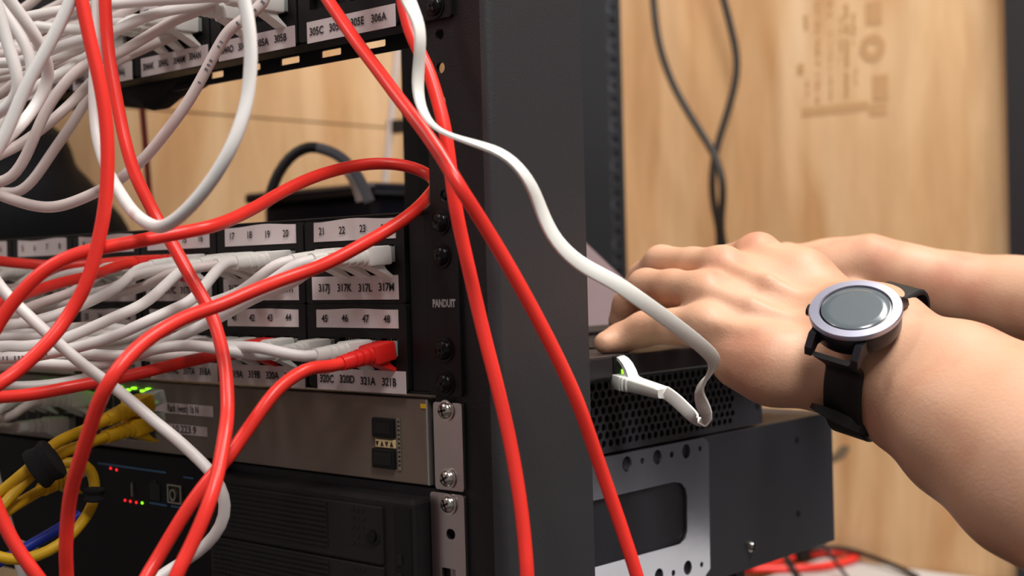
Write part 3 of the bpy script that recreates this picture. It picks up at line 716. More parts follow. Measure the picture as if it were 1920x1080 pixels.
# ------------------------------------------------------------------ white cables
WD = .0056
def white(label, path, ds, k='white', name='network_cable', D=WD, **kw): return cable(name, label, k, D, dd(path, ds), cat='cable', **kw)
white('thick white cable looping in a deep U at centre left',
      [(450, -50), (457, 0), (466, 37), (471, 87), (470, 130), (466, 175), (457, 215), (437, 270), (420, 302), (400, 335), (375, 367), (350, 395), (325, 416), (300, 427), (275, 418), (250, 398), (228, 366), (210, 335), (192, 296), (182, 260), (177, 215), (176, 175), (179, 100), (184, 40), (182, 0), (180, -50)], [.56, .56, .56, .555, .56, .57, .61, .66, .67, .67, .67])
white('printed white cable slanting from top centre down to left edge',
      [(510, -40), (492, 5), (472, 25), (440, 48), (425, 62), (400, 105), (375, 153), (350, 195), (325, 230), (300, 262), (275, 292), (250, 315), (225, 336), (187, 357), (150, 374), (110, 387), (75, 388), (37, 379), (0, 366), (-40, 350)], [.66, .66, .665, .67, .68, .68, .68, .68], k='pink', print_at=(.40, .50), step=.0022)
white('white diagonal cable passing behind the red ones to bottom centre',
      [(-40, 480), (0, 537), (15, 556), (37, 577), (70, 608), (100, 636), (130, 662), (162, 690), (190, 708), (220, 731), (250, 755), (283, 785), (330, 822), (371, 860), (403, 893), (421, 929), (424, 966), (405, 1005), (371, 1037), (330, 1061), (295, 1085), (270, 1110)], [.64, .64, .64, .645, .65, .64, .63, .63, .62])
# upper left tangle
TL = [
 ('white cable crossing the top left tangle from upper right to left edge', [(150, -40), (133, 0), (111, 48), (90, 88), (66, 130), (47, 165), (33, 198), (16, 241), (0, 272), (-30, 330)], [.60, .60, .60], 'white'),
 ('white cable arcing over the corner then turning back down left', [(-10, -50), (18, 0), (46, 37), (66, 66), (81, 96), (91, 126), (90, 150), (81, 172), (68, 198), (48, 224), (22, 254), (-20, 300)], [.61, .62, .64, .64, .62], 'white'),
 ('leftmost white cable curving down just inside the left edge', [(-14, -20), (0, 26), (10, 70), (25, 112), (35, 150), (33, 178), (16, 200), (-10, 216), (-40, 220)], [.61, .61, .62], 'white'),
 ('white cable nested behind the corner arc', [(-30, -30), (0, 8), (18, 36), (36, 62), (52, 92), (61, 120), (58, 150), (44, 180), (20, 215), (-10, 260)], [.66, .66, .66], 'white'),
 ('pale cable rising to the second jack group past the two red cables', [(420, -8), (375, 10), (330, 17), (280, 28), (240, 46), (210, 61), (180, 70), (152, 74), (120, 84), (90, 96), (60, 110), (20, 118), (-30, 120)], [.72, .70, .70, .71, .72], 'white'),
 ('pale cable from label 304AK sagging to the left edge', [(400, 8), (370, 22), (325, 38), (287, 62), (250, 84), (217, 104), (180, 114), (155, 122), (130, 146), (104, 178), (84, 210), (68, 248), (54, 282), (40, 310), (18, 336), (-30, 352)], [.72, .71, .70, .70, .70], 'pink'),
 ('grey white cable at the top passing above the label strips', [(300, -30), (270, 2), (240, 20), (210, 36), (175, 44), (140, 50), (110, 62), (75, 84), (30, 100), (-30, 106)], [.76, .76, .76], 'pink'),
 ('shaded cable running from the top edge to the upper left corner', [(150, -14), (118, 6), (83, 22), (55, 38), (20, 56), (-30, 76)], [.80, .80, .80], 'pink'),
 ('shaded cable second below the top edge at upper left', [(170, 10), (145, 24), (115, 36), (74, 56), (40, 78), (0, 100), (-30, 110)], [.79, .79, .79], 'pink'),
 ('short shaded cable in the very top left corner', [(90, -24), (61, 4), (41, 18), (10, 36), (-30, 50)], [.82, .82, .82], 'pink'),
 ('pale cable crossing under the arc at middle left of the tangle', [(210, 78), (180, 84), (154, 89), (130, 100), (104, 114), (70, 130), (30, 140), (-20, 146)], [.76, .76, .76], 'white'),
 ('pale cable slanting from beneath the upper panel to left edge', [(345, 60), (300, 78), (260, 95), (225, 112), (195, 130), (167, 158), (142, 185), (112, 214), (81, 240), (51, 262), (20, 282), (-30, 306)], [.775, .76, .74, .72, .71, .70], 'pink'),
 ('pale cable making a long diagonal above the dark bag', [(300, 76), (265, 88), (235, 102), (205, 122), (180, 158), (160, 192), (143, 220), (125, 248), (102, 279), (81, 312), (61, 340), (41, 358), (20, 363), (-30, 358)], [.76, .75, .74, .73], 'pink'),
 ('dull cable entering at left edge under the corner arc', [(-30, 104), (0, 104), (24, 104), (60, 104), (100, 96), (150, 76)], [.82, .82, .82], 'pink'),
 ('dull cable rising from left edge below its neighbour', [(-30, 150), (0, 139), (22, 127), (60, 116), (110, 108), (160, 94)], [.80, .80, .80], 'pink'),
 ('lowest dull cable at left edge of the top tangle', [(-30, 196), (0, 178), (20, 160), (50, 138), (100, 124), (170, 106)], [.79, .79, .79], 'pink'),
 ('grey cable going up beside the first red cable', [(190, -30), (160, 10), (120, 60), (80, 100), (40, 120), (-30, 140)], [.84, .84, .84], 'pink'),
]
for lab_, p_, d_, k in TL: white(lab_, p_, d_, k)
for i in range(16):
    a_ = rng.uniform(-20, 150); u_ = np.linspace(250-rng.uniform(0, 60), -40, 6); v0_ = rng.uniform(10, 100)
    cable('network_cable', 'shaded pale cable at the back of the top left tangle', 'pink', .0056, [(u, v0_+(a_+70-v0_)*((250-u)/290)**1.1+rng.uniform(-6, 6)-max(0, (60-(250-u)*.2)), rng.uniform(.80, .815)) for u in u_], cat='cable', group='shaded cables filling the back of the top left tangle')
# cables of the lower panel, upper row
def wp(label, k, i, row, path, ds, mk='white', out=(-.12, -.98, -.06), **kw):
    return plugged(label, mk, 'wboot', port(k, i, row), out, dd(path, ds), D=WD, **kw)
wp('printed white cable from the jack above label 317G crossing down left', 1, 3, 1, [(500, 507), (462, 519), (425, 532), (390, 545), (362, 560), (325, 580), (275, 603), (225, 626), (175, 643), (137, 653), (100, 661), (50, 670), (0, 672), (-40, 672)], [.66, .65, .65, .66, .68], print_at=(.24, .36), step=.0022)
wp('white cable left of the printed one sweeping down beneath it', 1, 1, 1, [(425, 502), (400, 512), (370, 524), (337, 538), (275, 566), (225, 590), (175, 613), (130, 632), (90, 644), (40, 650), (-30, 652)], [.69, .66, .65, .66, .68])
wp('white cable curving down across the vertical red cable at left', 2, 3, 1, [(350, 501), (300, 512), (250, 529), (222, 539), (187, 556), (155, 572), (120, 586), (87, 596), (50, 606), (0, 610), (-40, 612)], [.72, .69, .69, .69])
wp('white cable reaching left behind the red loop near number 13', 2, 1, 1, [(300, 505), (250, 516), (210, 524), (175, 533), (140, 546), (100, 560), (50, 578), (20, 594), (-30, 612)], [.76, .73, .72, .72], 'pink')
wp('dull white cable just above the lower red strand at left', 3, 2, 1, [(200, 500), (170, 502), (140, 507), (110, 517), (70, 532), (30, 548), (-30, 560)], [.79, .77, .76], 'pink')
wp('dull cable arching at the left edge under the far red cable', 4, 2, 1, [(110, 508), (75, 508), (50, 509), (20, 516), (0, 523), (-30, 536)], [.82, .80, .80], 'pink')
wp('dull cable low at the left edge beneath its arching neighbour', 4, 0, 1, [(80, 512), (55, 520), (30, 532), (0, 552), (-30, 566)], [.83, .82, .82], 'pink')
# single plug without visible run above 317L/M
wp('white plug and cable in the last jack above label 317M', 0, 3, 1, [(660, 500), (610, 508), (560, 524), (520, 540), (470, 562), (425, 588), (387, 607), (350, 624), (312, 643), (275, 661), (237, 673), (212, 680), (175, 687), (125, 685), (75, 682), (0, 686), (-40, 690)], [.665, .67, .68, .69, .69, .69, .69, .69])
wp('white cable from the jack above label 317K joining the bundle', 0, 1, 1, [(585, 499), (545, 510), (500, 528), (450, 548), (400, 566), (350, 588), (300, 612), (250, 630), (200, 640), (150, 640), (80, 632), (0, 634), (-40, 640)], [.70, .71, .71, .71, .72, .73])
wp('white cable from the jack above label 317L behind the red loop', 0, 2, 1, [(625, 502), (585, 508), (540, 520), (500, 534), (450, 556), (400, 580), (340, 606), (280, 624), (220, 630), (150, 622), (60, 604), (-30, 590)], [.68, .69, .70, .72, .74])
# lower row
wp('thick white cable straight along the lower jack row', 0, 0, 2, [(560, 663), (500, 665), (450, 661), (400, 652), (350, 647), (312, 650), (270, 660), (230, 668), (180, 665), (120, 662), (50, 668), (-30, 676)], [.665, .67, .68, .69, .70])
wp('white cable lying on top of the thick straight one', 1, 3, 2, [(500, 648), (460, 645), (425, 642), (375, 636), (325, 634), (275, 627), (225, 617), (170, 612), (110, 618), (40, 626), (-30, 628)], [.70, .71, .72, .73, .74])
wp('white cable sagging from below label 318A to the left edge', 2, 3, 2, [(370, 662), (320, 672), (280, 684), (235, 694), (190, 703), (150, 711), (112, 719), (60, 724), (12, 725), (-40, 724)], [.74, .73, .72, .71])
wp('white cable from behind the red plug along the lower row', 0, 2, 2, [(590, 655), (540, 650), (490, 652), (440, 650), (380, 642), (320, 640), (260, 648), (200, 654), (130, 646), (60, 652), (-30, 656)], [.68, .69, .71, .72, .73])
bg = 'white cables in the dense bundle behind the red strands'
for n_, (k, i, row, ve, sag) in enumerate([(1, 0, 1, 575, 20), (1, 2, 1, 600, 10), (2, 0, 1, 560, 0), (3, 1, 1, 620, 0), (3, 3, 1, 590, 0), (4, 1, 1, 545, 0), (4, 3, 1, 575, 0), (1, 1, 2, 640, 0), (1, 0, 2, 660, 0), (2, 0, 2, 655, 0), (2, 1, 2, 600, 0), (2, 2, 2, 680, 0), (3, 0, 2, 665, 0), (3, 1, 2, 690, 0), (3, 2, 2, 640, 0), (3, 3, 2, 615, 0), (4, 0, 2, 685, 0), (4, 1, 2, 620, 0), (4, 2, 2, 655, 0), (4, 3, 2, 700, 0)]):
    p0 = port(k, i, row)+np.array((-.15, -.97, -.08))*.05
    dlt = p0-C0; d0 = dlt@FW; u0 = 960+FPX*(dlt@RT)/d0; v0 = 540-FPX*(dlt@UP)/d0
    us = np.linspace(u0-30, -40, 7)
    pth = [(u, v0+(ve-v0)*min(1, ((u0-u)/(u0+40))**.9)+rng.uniform(-5, 5)+sag*math.sin(math.pi*(u0-u)/(u0+40)), float((onplane(u, v0, 1, -.012-rng.uniform(0, .012)-.03*(u0-u)/(u0+40))-C0)@FW)) for u in us]
    plugged('white cable in the dense bundle left of the lower panel labels', 'pink' if n_ % 3 else 'white', 'wboot', port(k, i, row), (-.15, -.97, -.08), pth, D=.0054, group=bg)
# plugs of the upper panel
ug = 'white cables plugged in above the 304 and 305 labels'
for n_, (k, i, pth) in enumerate([(1, 3, [(470, 12), (440, 6), (410, -10), (380, -40)]), (1, 1, [(400, 14), (370, 6), (340, -14), (310, -50)]), (2, 3, [(330, 34), (300, 42), (260, 58), (220, 80), (160, 110), (90, 150), (0, 200), (-30, 216)]), (2, 1, [(280, 40), (250, 50), (210, 70), (150, 92), (90, 110), (20, 130), (-30, 140)]), (2, 2, [(300, 36), (270, 40), (230, 48), (160, 56), (80, 50), (0, 40), (-30, 36)]), (3, 3, [(190, 76), (150, 84), (110, 88), (60, 90), (-30, 90)]), (3, 1, [(150, 84), (110, 94), (60, 108), (-30, 130)]), (3, 0, [(130, 90), (90, 100), (40, 120), (-30, 150)])]):
    p0 = port(k, i, 'u'); dlt = p0-C0; d0 = dlt@FW
    plugged('white cable plugged in behind the top tangle above the 304 labels' if k > 1 else ('white cable plugged in above label 305B' if i == 3 else 'white cable plugged in left of label 305A'), 'white', 'wboot', p0, (-.12, -.97, .02), dd(pth, [d0-.05, d0-.07, d0-.07]), D=WD, group=ug if k > 1 else None)

# ------------------------------------------------------------------ cables at the switch
sg = None
def swp(label, x, row, path, ds, mk, bk, **kw):
    return plugged(label, mk, bk, (x, -.001, -.1030 if row == 0 else -.1205), (-.15, -.97, .02 if mk != 'yellow' else -.02), dd(path, ds), D=.0056, **kw)
swp('white cable in the switch ending under the black strap, lowest', -.340, 1, [(105, 800), (74, 812), (40, 820), (10, 829), (-30, 838)], [.76, .74, .72], 'pink', 'wboot')
swp('brightest white cable leaving the left jacks of the switch', -.325, 0, [(130, 783), (95, 790), (55, 801), (25, 811), (-20, 826)], [.75, .73, .70], 'white', 'wboot')
swp('white cable second above the yellow ones at the switch', -.355, 0, [(80, 774), (46, 783), (10, 792), (-30, 800)], [.78, .76, .74], 'white', 'wboot')
swp('white cable topmost at the left edge of the switch', -.385, 0, [(40, 766), (20, 770), (0, 775), (-30, 780)], [.82, .80, .79], 'pink', 'wboot')
for x in (-.370, -.310): swp('white cable squeezed behind others at the left switch jacks', x, 0, [(60 if x < -.35 else 120, 772), (20, 782), (-30, 792)], [.82, .81, .80], 'pink', 'wboot', group='white cables hidden among the left switch jacks')
YD = .0058
def yb(label, path, ds, u, v, dpos, out, bk='yellow'):
    o, pts = cable('patch_cable', label, 'yellow', YD, dd(path, ds))
    p = at(*path[0], ds[0]); d = nrm(p-pts[3]); boot_mb(bk).xf(boot_frame(p+d*.031, -d)).build('plug', o, smooth=True); return o
yb('yellow cable in the upper switch jack running into the black strap', [(206, 784), (180, 797), (151, 809), (120, 822), (95, 836), (75, 858), (55, 878), (28, 900), (0, 924), (-40, 960)], [.735, .72, .70, .69, .69, .69], 0, 0, 0, 0)
yb('yellow cable in the lower switch jack running into the black strap', [(204, 817), (180, 826), (157, 834), (113, 848), (85, 866), (62, 888), (28, 922), (0, 955), (-30, 990)], [.735, .72, .70, .69, .68], 0, 0, 0, 0)
yb('yellow cable with ribbed boot below the black strap', [(84, 915), (60, 929), (46, 937), (20, 953), (0, 970), (-30, 996)], [.72, .70, .69, .69], 0, 0, 0, 0)
cable('patch_cable', 'yellow cable curling in a loop round to bottom left', 'yellow', YD, dd([(70, 870), (95, 872), (113, 869), (138, 866), (162, 871), (176, 890), (178, 915), (177, 935), (170, 956), (151, 985), (126, 1011), (94, 1033), (50, 1050), (0, 1046), (-40, 1030)], [.71, .71, .72, .72, .70, .69, .69]))
bc, pts = cable('patch_cable', 'blue cable inside the yellow loop at bottom left', 'blue', YD, dd([(150, 965), (126, 981), (94, 1001), (63, 1018), (41, 1032), (15, 1046), (-30, 1070)], [.73, .72, .71, .71]))
a = at(22, 1010, .72); b = at(72, 1034, .725)
fl = MB(); q = [at(24, 1006, .722), at(72, 1026, .722), at(68, 1038, .720), at(20, 1034, .720)]
fl.add([tuple(x) for x in q]+[tuple(x+FW*.0008) for x in q], [(0, 1, 2, 3), (7, 6, 5, 4), (0, 4, 5, 1), (1, 5, 6, 2), (2, 6, 7, 3), (3, 7, 4, 0)], 'paper'); fl.build('cable_flag', bc)
# straps
def strap(label, u0, v0, u1, v1, d, r0, r1, flat=.7):
    a, b = at(u0, v0, d), at(u1, v1, d); t = nrm(b-a); s = nrm(np.cross(t, FW)); w = np.cross(s, t); rings = []
    for q in np.linspace(0, 1, 7):
        rr_ = r0+(r1-r0)*q+.0006*math.sin(q*9); rings.append([a+(b-a)*q+s*math.cos(x)*rr_+w*math.sin(x)*rr_*flat for x in np.linspace(0, 2*math.pi, 22, endpoint=False)])
    return MB().loft(rings, 'velcro').build('cable_strap', label=label, cat='cable strap', smooth=True)
strap('black hook-and-loop strap around the yellow cables', 102, 858, 66, 882, .69, .0105, .0105)
strap('small black tie around the yellow loop', 178, 915, 177, 940, .702, .0048, .0048, 1.)

# ------------------------------------------------------------------ behind the rack
def pole(label, pts, ds, k, D, name='power_cable'): return cable(name, label, k, D, dd(pts, ds), step=.01)
pole('black power cord hanging on the plywood, left one at top', [(1222, -60), (1225, 0), (1230, 50), (1240, 100), (1262, 160), (1290, 210), (1320, 258), (1345, 300), (1356, 340), (1354, 390), (1350, 430), (1362, 480), (1372, 540)], [1.70, 1.68, 1.64, 1.66], 'blackcable', .0090)
pole('black power cord hanging on the plywood, right one at top', [(1340, -60), (1357, 0), (1370, 50), (1381, 100), (1382, 140), (1370, 190), (1355, 240), (1342, 280), (1335, 330), (1338, 390), (1350, 430), (1346, 480), (1338, 540)], [1.72, 1.71, 1.70, 1.70], 'blackcable', .0092)
pole('red cable darkened for shade hanging behind the rack at left', [(262, 150), (266, 200), (272, 260), (276, 320), (280, 370), (286, 420), (290, 470)], [1.2, 1.2], 'shadedred', .0055, 'network_cable')
pole('black cable loop standing on the navy case', [(506, 370), (512, 345), (530, 308), (556, 283), (580, 275), (594, 277)], [1.05, 1.05], 'blackcable', .0085)
o = bpy.context.scene.objects[-1] if False else None
pole('grey sleeved end of the loop above the navy case', [(594, 277), (620, 283), (640, 295), (662, 315), (680, 345), (692, 378)], [1.05, 1.05], 'greycable', .0085)
pole('thin white cord under the grey sleeved loop', [(645, 318), (658, 335), (668, 355), (674, 378)], [1.07, 1.07], 'pink', .005)
pole('white cord running down the plywood beside the post', [(748, 60), (742, 130), (735, 200), (728, 280), (722, 340), (716, 420)], [1.5, 1.5], 'pink', .0075)
MB().box(tuple(at(738, 236, 1.5)-np.array((.008, .004, .008))), tuple(at(738, 236, 1.5)+np.array((.012, .01, .006))), 'blackcable', .001).build('cable_clip', label='small black clip on the white cord behind the rack', cat='clip')
# dark upright behind the gap
a = at(778, 250, .92)
mb = MB().box((-.004, 0, FL), (.020, .004, 1.2), 'post'); 
du = empty('rack_upright', tuple(a), label='narrow dark upright just left of the front post', cat='rack post')
mb = MB().box((-.006, -.006, FL-a[2]), (.010, .012, 1.2-a[2]), 'panel', .001); mb.xf(Matrix.Translation(Vector(a))); mb.build('upright_bar', du)
# navy case
nc = empty('equipment_case', tuple(at(640, 600, 1.1)), label='navy black equipment case visible through the gap above the patch panel', cat='case')
A, B_ = at(492, 372, 1.0), at(860, 378, 1.16)
x0, x1 = A[0], B_[0]
A = at(492, 385, 1.32)
MB().box((A[0]-.0, A[1], -.40), (A[0]+.16, A[1]+.20, A[2]+.001), 'navy', .006).build('case_body', nc)
MB().box((A[0]-.014, A[1]-.012, A[2]+.001), (A[0]+.17, A[1]+.21, A[2]+.012), 'navy', .004).build('case_lid', nc)
# dark bag at left
def blob(pts, k, name, n=26, **t):
    import bmesh
    bm = bmesh.new()
    mb_ = None
    c = np.mean([p for p, r in pts], axis=0)
    mball = bpy.data.metaballs.new('b'); mball.resolution = .012; mball.threshold = .3
    for p, r in pts:
        e = mball.elements.new(); e.co = p; e.radius = r*1.35
    o = bpy.data.objects.new('b', mball); COL.objects.link(o)
    me = bpy.data.meshes.new_from_object(o.evaluated_get(bpy.context.evaluated_depsgraph_get()))
    bpy.data.objects.remove(o); bpy.data.metaballs.remove(mball)
    mb = MB(); mb.add([v.co[:] for v in me.vertices], [tuple(p.vertices) for p in me.polygons], k)
    return mb.build(name, smooth='all', **t)
blob([(tuple(at(20, 330, 1.25)), .05), (tuple(at(60, 380, 1.25)), .055), (tuple(at(-30, 380, 1.25)), .07), (tuple(at(120, 430, 1.27)), .05), (tuple(at(180, 455, 1.28)), .035), (tuple(at(30, 450, 1.27)), .07), (tuple(at(0, 250, 1.22)), .035), (tuple(at(70, 285, 1.24)), .03)], 'bag', 'bag', label='black cloth bag slumped behind the rack at left', cat='bag')
blob([(tuple(at(250, 158, .87)), .016), (tuple(at(290, 160, .86)), .018), (tuple(at(330, 147, .85)), .014), (tuple(at(210, 165, .88)), .014), (tuple(at(375, 132, .84)), .012)], 'bag', 'cable_bundle', label='lumpy black bundle tucked under the upper patch panel', cat='cable bundle')
pole('pale conduit on the plywood behind the bundle at left', [(168, 200), (176, 300), (186, 420), (190, 460)], [1.6, 1.6], 'conduit', .022, 'conduit')
# things on the bench
def onbench(u, v, h=.004): 
    p = onplane(u, v, 2, BZ+h); return p
def benchcable(label, pts, k, D, name='network_cable'):
    q = catmull([onbench(u, v, D/2+.001+e) for u, v, e in pts], .01)
    return MB().tube(q, D/2, k, 10).build(name, label=label, cat='cable', smooth='all')
benchcable('red cable lying on the bench below the server', [(1320, 1085, 0), (1360, 1073, 0), (1410, 1068, 0), (1470, 1066, 0), (1540, 1063, 0), (1590, 1052, 0), (1612, 1043, 0), (1590, 1037, 0), (1540, 1036, 0), (1500, 1042, 0), (1460, 1052, 0), (1400, 1062, .006)], 'red', .0095)
benchcable('black cord curving along the bench near the wall', [(1480, 1034, .01), (1530, 1027, .01), (1580, 1028, .01), (1640, 1046, .006), (1690, 1066, .002), (1720, 1082, 0)], 'blackcable', .0065, 'power_cable')
benchcable('thin black cord crossing the red cable on the bench', [(1522, 995, .06), (1540, 1015, .04), (1556, 1040, .02), (1575, 1065, .008), (1590, 1085, .004)], 'blackcable', .0045, 'power_cable')
benchcable('thick black cord dropping in front of the red bench cable', [(1462, 1018, .05), (1470, 1040, .03), (1485, 1065, .012), (1500, 1090, .004)], 'blackcable', .0085, 'power_cable')
p = onbench(1465, 1040, 0); MB().box((p[0]-.045, p[1]-.03, BZ), (p[0]+.045, p[1]+.03, BZ+.028), 'panel', .006).build('power_adapter', label='black power adapter on the bench under the server corner', cat='power adapter')
# black bracket foot under the server
c = onplane(1375, 1060, 0, BX-.03)
MB().box((c[0]-.01, c[1]-.004, VZ0-.05), (c[0]+.004, c[1]+.008, VZ0+.0), 'panel', .001).build('server_foot', sv)

# ------------------------------------------------------------------ person
def seg(P_, a, b, ra, rb):
    ab = b-a; t = np.clip(((P_-a)@ab)/(ab@ab), 0, 1)
    return np.linalg.norm(P_-(a+t[:, None]*ab), axis=1)-(ra+t*(rb-ra))
def chain(P_, pts, k):
    ds = [seg(P_, p[0], q[0], p[1], q[1]) for p, q in zip(pts[:-1], pts[1:])]
    return lse(ds, k)
def lse(ds, k):
    D = np.stack(ds); mn = D.min(0)
    return mn-k*np.log(np.exp(-(D-mn)/k).sum(0))
def smin(a, b, k):
    h = np.clip(.5+.5*(b-a)/k, 0, 1); return b*(1-h)+a*h-k*h*(1-h)
def J(*rows): return [(at(u, v, d), r/1000) for u, v, d, r in rows]
def sdf_mesh(fn, seeds, h, reach):
    """surface of fn around the seed points, evaluated block by block"""
    import openvdb as vdb
    B = 8; g = vdb.FloatGrid(reach); g.transform = vdb.createLinearTransform(h)
    lo = np.min([p-r for p, r in seeds], axis=0)-.03; hi = np.max([p+r for p, r in seeds], axis=0)+.03
    i0 = np.floor(lo/h/B).astype(int); i1 = np.ceil(hi/h/B).astype(int)
    I = np.stack(np.meshgrid(*[np.arange(a, b) for a, b in zip(i0, i1)], indexing='ij'), -1).reshape(-1, 3)
    cen = (I*B+B/2-.5)*h
    D = np.concatenate([fn(c) for c in np.array_split(cen, max(1, len(cen)//60000))])
    rad = B*h*.87+.004
    near = I[np.abs(D) < rad]; ins = I[D <= -rad]
    for i in ins: g.fill(tuple(int(x) for x in i*B), tuple(int(x) for x in i*B+B-1), -reach)
    loc = np.stack(np.meshgrid(*[np.arange(B)]*3, indexing='ij'), -1).reshape(-1, 3)
    for ch in np.array_split(near, max(1, len(near)//150)):
        if not len(ch): continue
        pts = ((ch[:, None, :]*B+loc[None])*h).reshape(-1, 3)
        v = np.clip(fn(pts), -reach, reach).astype(np.float32).reshape(len(ch), B, B, B)
        for c, arr in zip(ch, v): g.copyFromArray(arr, ijk=tuple(int(x) for x in c*B), tolerance=0)
    pts, tris, quads = g.convertToPolygons(isovalue=0, adaptivity=0)
    return pts, [tuple(int(x) for x in q[::-1]) for q in quads]+[tuple(int(x) for x in t[::-1]) for t in tris]
def mm(*r): return [x for x in r]

# near (left) hand: knuckles index..little
fm = J((1352, 498, .752, 10.5), (1300, 497, .775, 9.6), (1240, 492, .80, 9.6), (1205, 520, .815, 8.6), (1180, 560, .82, 7.6))
fi = J((1420, 474, .772, 11), (1365, 492, .80, 9.6), (1320, 510, .83, 9.2), (1290, 550, .845, 8.2), (1275, 590, .845, 7.4))
fr = J((1318, 548, .735, 11.0), (1262, 541, .758, 10.2), (1211, 538, .778, 10.0), (1180, 570, .79, 9.0), (1166, 602, .795, 8.0))
fl_ = J((1322, 612, .715, 10.5), (1262, 612, .733, 9.0), (1207, 617, .752, 9.2), (1164, 634, .758, 7.8), (1134, 643, .752, 6.2))
th_ = J((1520, 610, .75, 15), (1430, 600, .79, 12), (1360, 640, .81, 10.5), (1300, 655, .82, 8.5))
wr = [J((1560, 600, .722, 16), (1648, 606, .688, 18)), J((1565, 655, .705, 19), (1640, 660, .675, 20)), J((1550, 700, .70, 15), (1620, 706, .685, 16))]
meta = [J((1425, 482, .772, 10), (1570, 590, .74, 14)), J((1358, 508, .752, 11), (1560, 605, .73, 15)), J((1325, 556, .735, 11), (1555, 640, .715, 16)), J((1328, 614, .716, 11), (1545, 680, .702, 15)),
        J((1390, 672, .705, 15), (1450, 688, .695, 17), (1530, 700, .69, 16)), J((1420, 500, .765, 10), (1500, 530, .75, 16), (1560, 590, .735, 16)), J((1400, 600, .735, 14), (1540, 640, .72, 18))]
fore = [J((1600, 596, .702, 15), (1690, 645, .676, 17), (1800, 712, .645, 26), (1950, 805, .61, 34), (2200, 920, .56, 38)),
        J((1600, 660, .70, 19), (1700, 708, .665, 23), (1800, 782, .632, 29), (1950, 865, .60, 36), (2250, 1040, .54, 38)),
        J((1600, 705, .69, 15), (1690, 768, .668, 18), (1790, 840, .640, 22), (1920, 915, .605, 29), (2200, 1050, .55, 36))]
tend = [J((1360, 500, .742, 3.2), (1440, 530, .722, 3.), (1520, 570, .712, 2.)), J((1325, 545, .725, 3.2), (1410, 575, .708, 3.), (1510, 610, .698, 2.)), J((1422, 470, .762, 3.2), (1490, 505, .742, 3.), (1560, 550, .728, 2)), J((1330, 606, .705, 3), (1420, 628, .694, 2.6), (1500, 646, .69, 2.))]
E_n = fore[1][-1][0]
# far (right) hand and forearm
far = [J((1475, 510, .90, 15), (1560, 508, .885, 17), (1632, 490, .875, 13), (1700, 520, .865, 17), (1790, 545, .855, 20), (1900, 562, .84, 23), (2050, 585, .81, 29), (2300, 640, .77, 36)),
       J((1500, 560, .91, 15), (1600, 560, .90, 18), (1720, 570, .885, 19), (1850, 590, .865, 21), (2050, 630, .83, 30), (2300, 680, .78, 36)),
       J((1475, 490, .915, 10), (1400, 505, .93, 12), (1330, 520, .95, 11))]
ftb = J((1600, 560, .865, 12), (1560, 590, .86, 11), (1500, 600, .87, 10), (1450, 615, .88, 8))
ffg = [J((1420, 520, .93, 11), (1340, 530, .945, 9.5), (1290, 560, .95, 9), (1270, 600, .95, 8)),
       J((1400, 540, .95, 11), (1330, 550, .965, 9.5), (1280, 580, .97, 9), (1262, 615, .97, 8)),
       J((1400, 560, .97, 10.5), (1335, 565, .985, 9.2), (1290, 590, .99, 8.6), (1275, 620, .99, 7.6)),
       J((1410, 585, .985, 9.5), (1350, 590, .995, 8.2), (1310, 605, 1.0, 7.6), (1295, 628, 1.0, 7))]
E_f = far[0][-1][0]
en = E_n+(0.03, 0, 0); ef = E_f+(.02, 0, 0)
Sn = np.array([en[0]+.14, en[1]+.03, .17]); Sf = np.array([en[0]+.16, en[1]+.42, .17])
ef = np.array(ef)
neck = (Sn+Sf)/2+(.01, 0, .03)
upr = [[(E_n, .036), (en, .040), (Sn, .052)], [(E_f, .036), (ef, .040), (Sf, .052)], [(Sn, .055), (neck, .07), (Sf, .055)], [(neck, .058), (neck+(-.03, 0, .12), .056)]]
hd = neck+(-.055, 0, .19)
head = [(hd+(.02, 0, .03), .088), (hd+(-.02, 0, .02), .080), (hd+(-.045, 0, -.055), .045)]
def skin_sdf(P_):
    palm = lse([chain(P_, c, .004) for c in meta+wr], .0045)
    for t in tend: palm = smin(palm, chain(P_, t, .002), .006)
    arm = lse([chain(P_, c, .003) for c in fore], .0035)
    hand = smin(palm, arm, .016)
    F = [smin(chain(P_, c, .0016), hand, .0085) for c in (fm, fi, fr, fl_, th_)]
    A = F[0]
    for f in F[1:]: A = smin(A, f, .0012)
    b = lse([chain(P_, c, .005) for c in far], .006)
    G = [smin(chain(P_, c, .002), b, .008) for c in ffg+[ftb]]
    Bm = G[0]
    for f in G[1:]: Bm = smin(Bm, f, .0015)
    up_arm = lse([chain(P_, c, .012) for c in upr], .012)
    hh = lse([np.linalg.norm(P_-c, axis=1)-r for c, r in head], .012)
    nose = chain(P_, [(hd+(-.092, 0, .03), .008), (hd+(-.112, 0, -.008), .012)], .003)
    hh = smin(hh, nose, .015)
    for s in (-1, 1):
        hh = smin(hh, seg(P_, hd+(.015, s*.082, .03), hd+(.010, s*.085, -.01), .012, .010), .008)
        e = np.linalg.norm(P_-(hd+(-.098, s*.032, .028)), axis=1)-.016; hh = np.maximum(hh, -e+.002)
    lips = chain(P_, [(hd+(-.088, -.022, -.052), .006), (hd+(-.094, 0, -.050), .008), (hd+(-.088, .022, -.052), .006)], .002)
    hh = smin(hh, lips, .006)
    up_arm = smin(up_arm, hh, .03)
    return smin(smin(A, up_arm, .02), smin(Bm, up_arm, .02), .004)
seeds = [q for c in fore+far+upr for q in c]+head+[q for q in fl_]
t0 = __import__('time').time()
SV, SF = sdf_mesh(skin_sdf, seeds, .0017, .006)
pm = MB(); pm.v = SV.tolist(); pm.f = SF; pm.m = [0]*len(SF); pm.mats = ['skin']
person = pm.build('person', smooth='all', label='person reaching in from the right, both bare forearms out and hands typing on the laptop', cat='person')
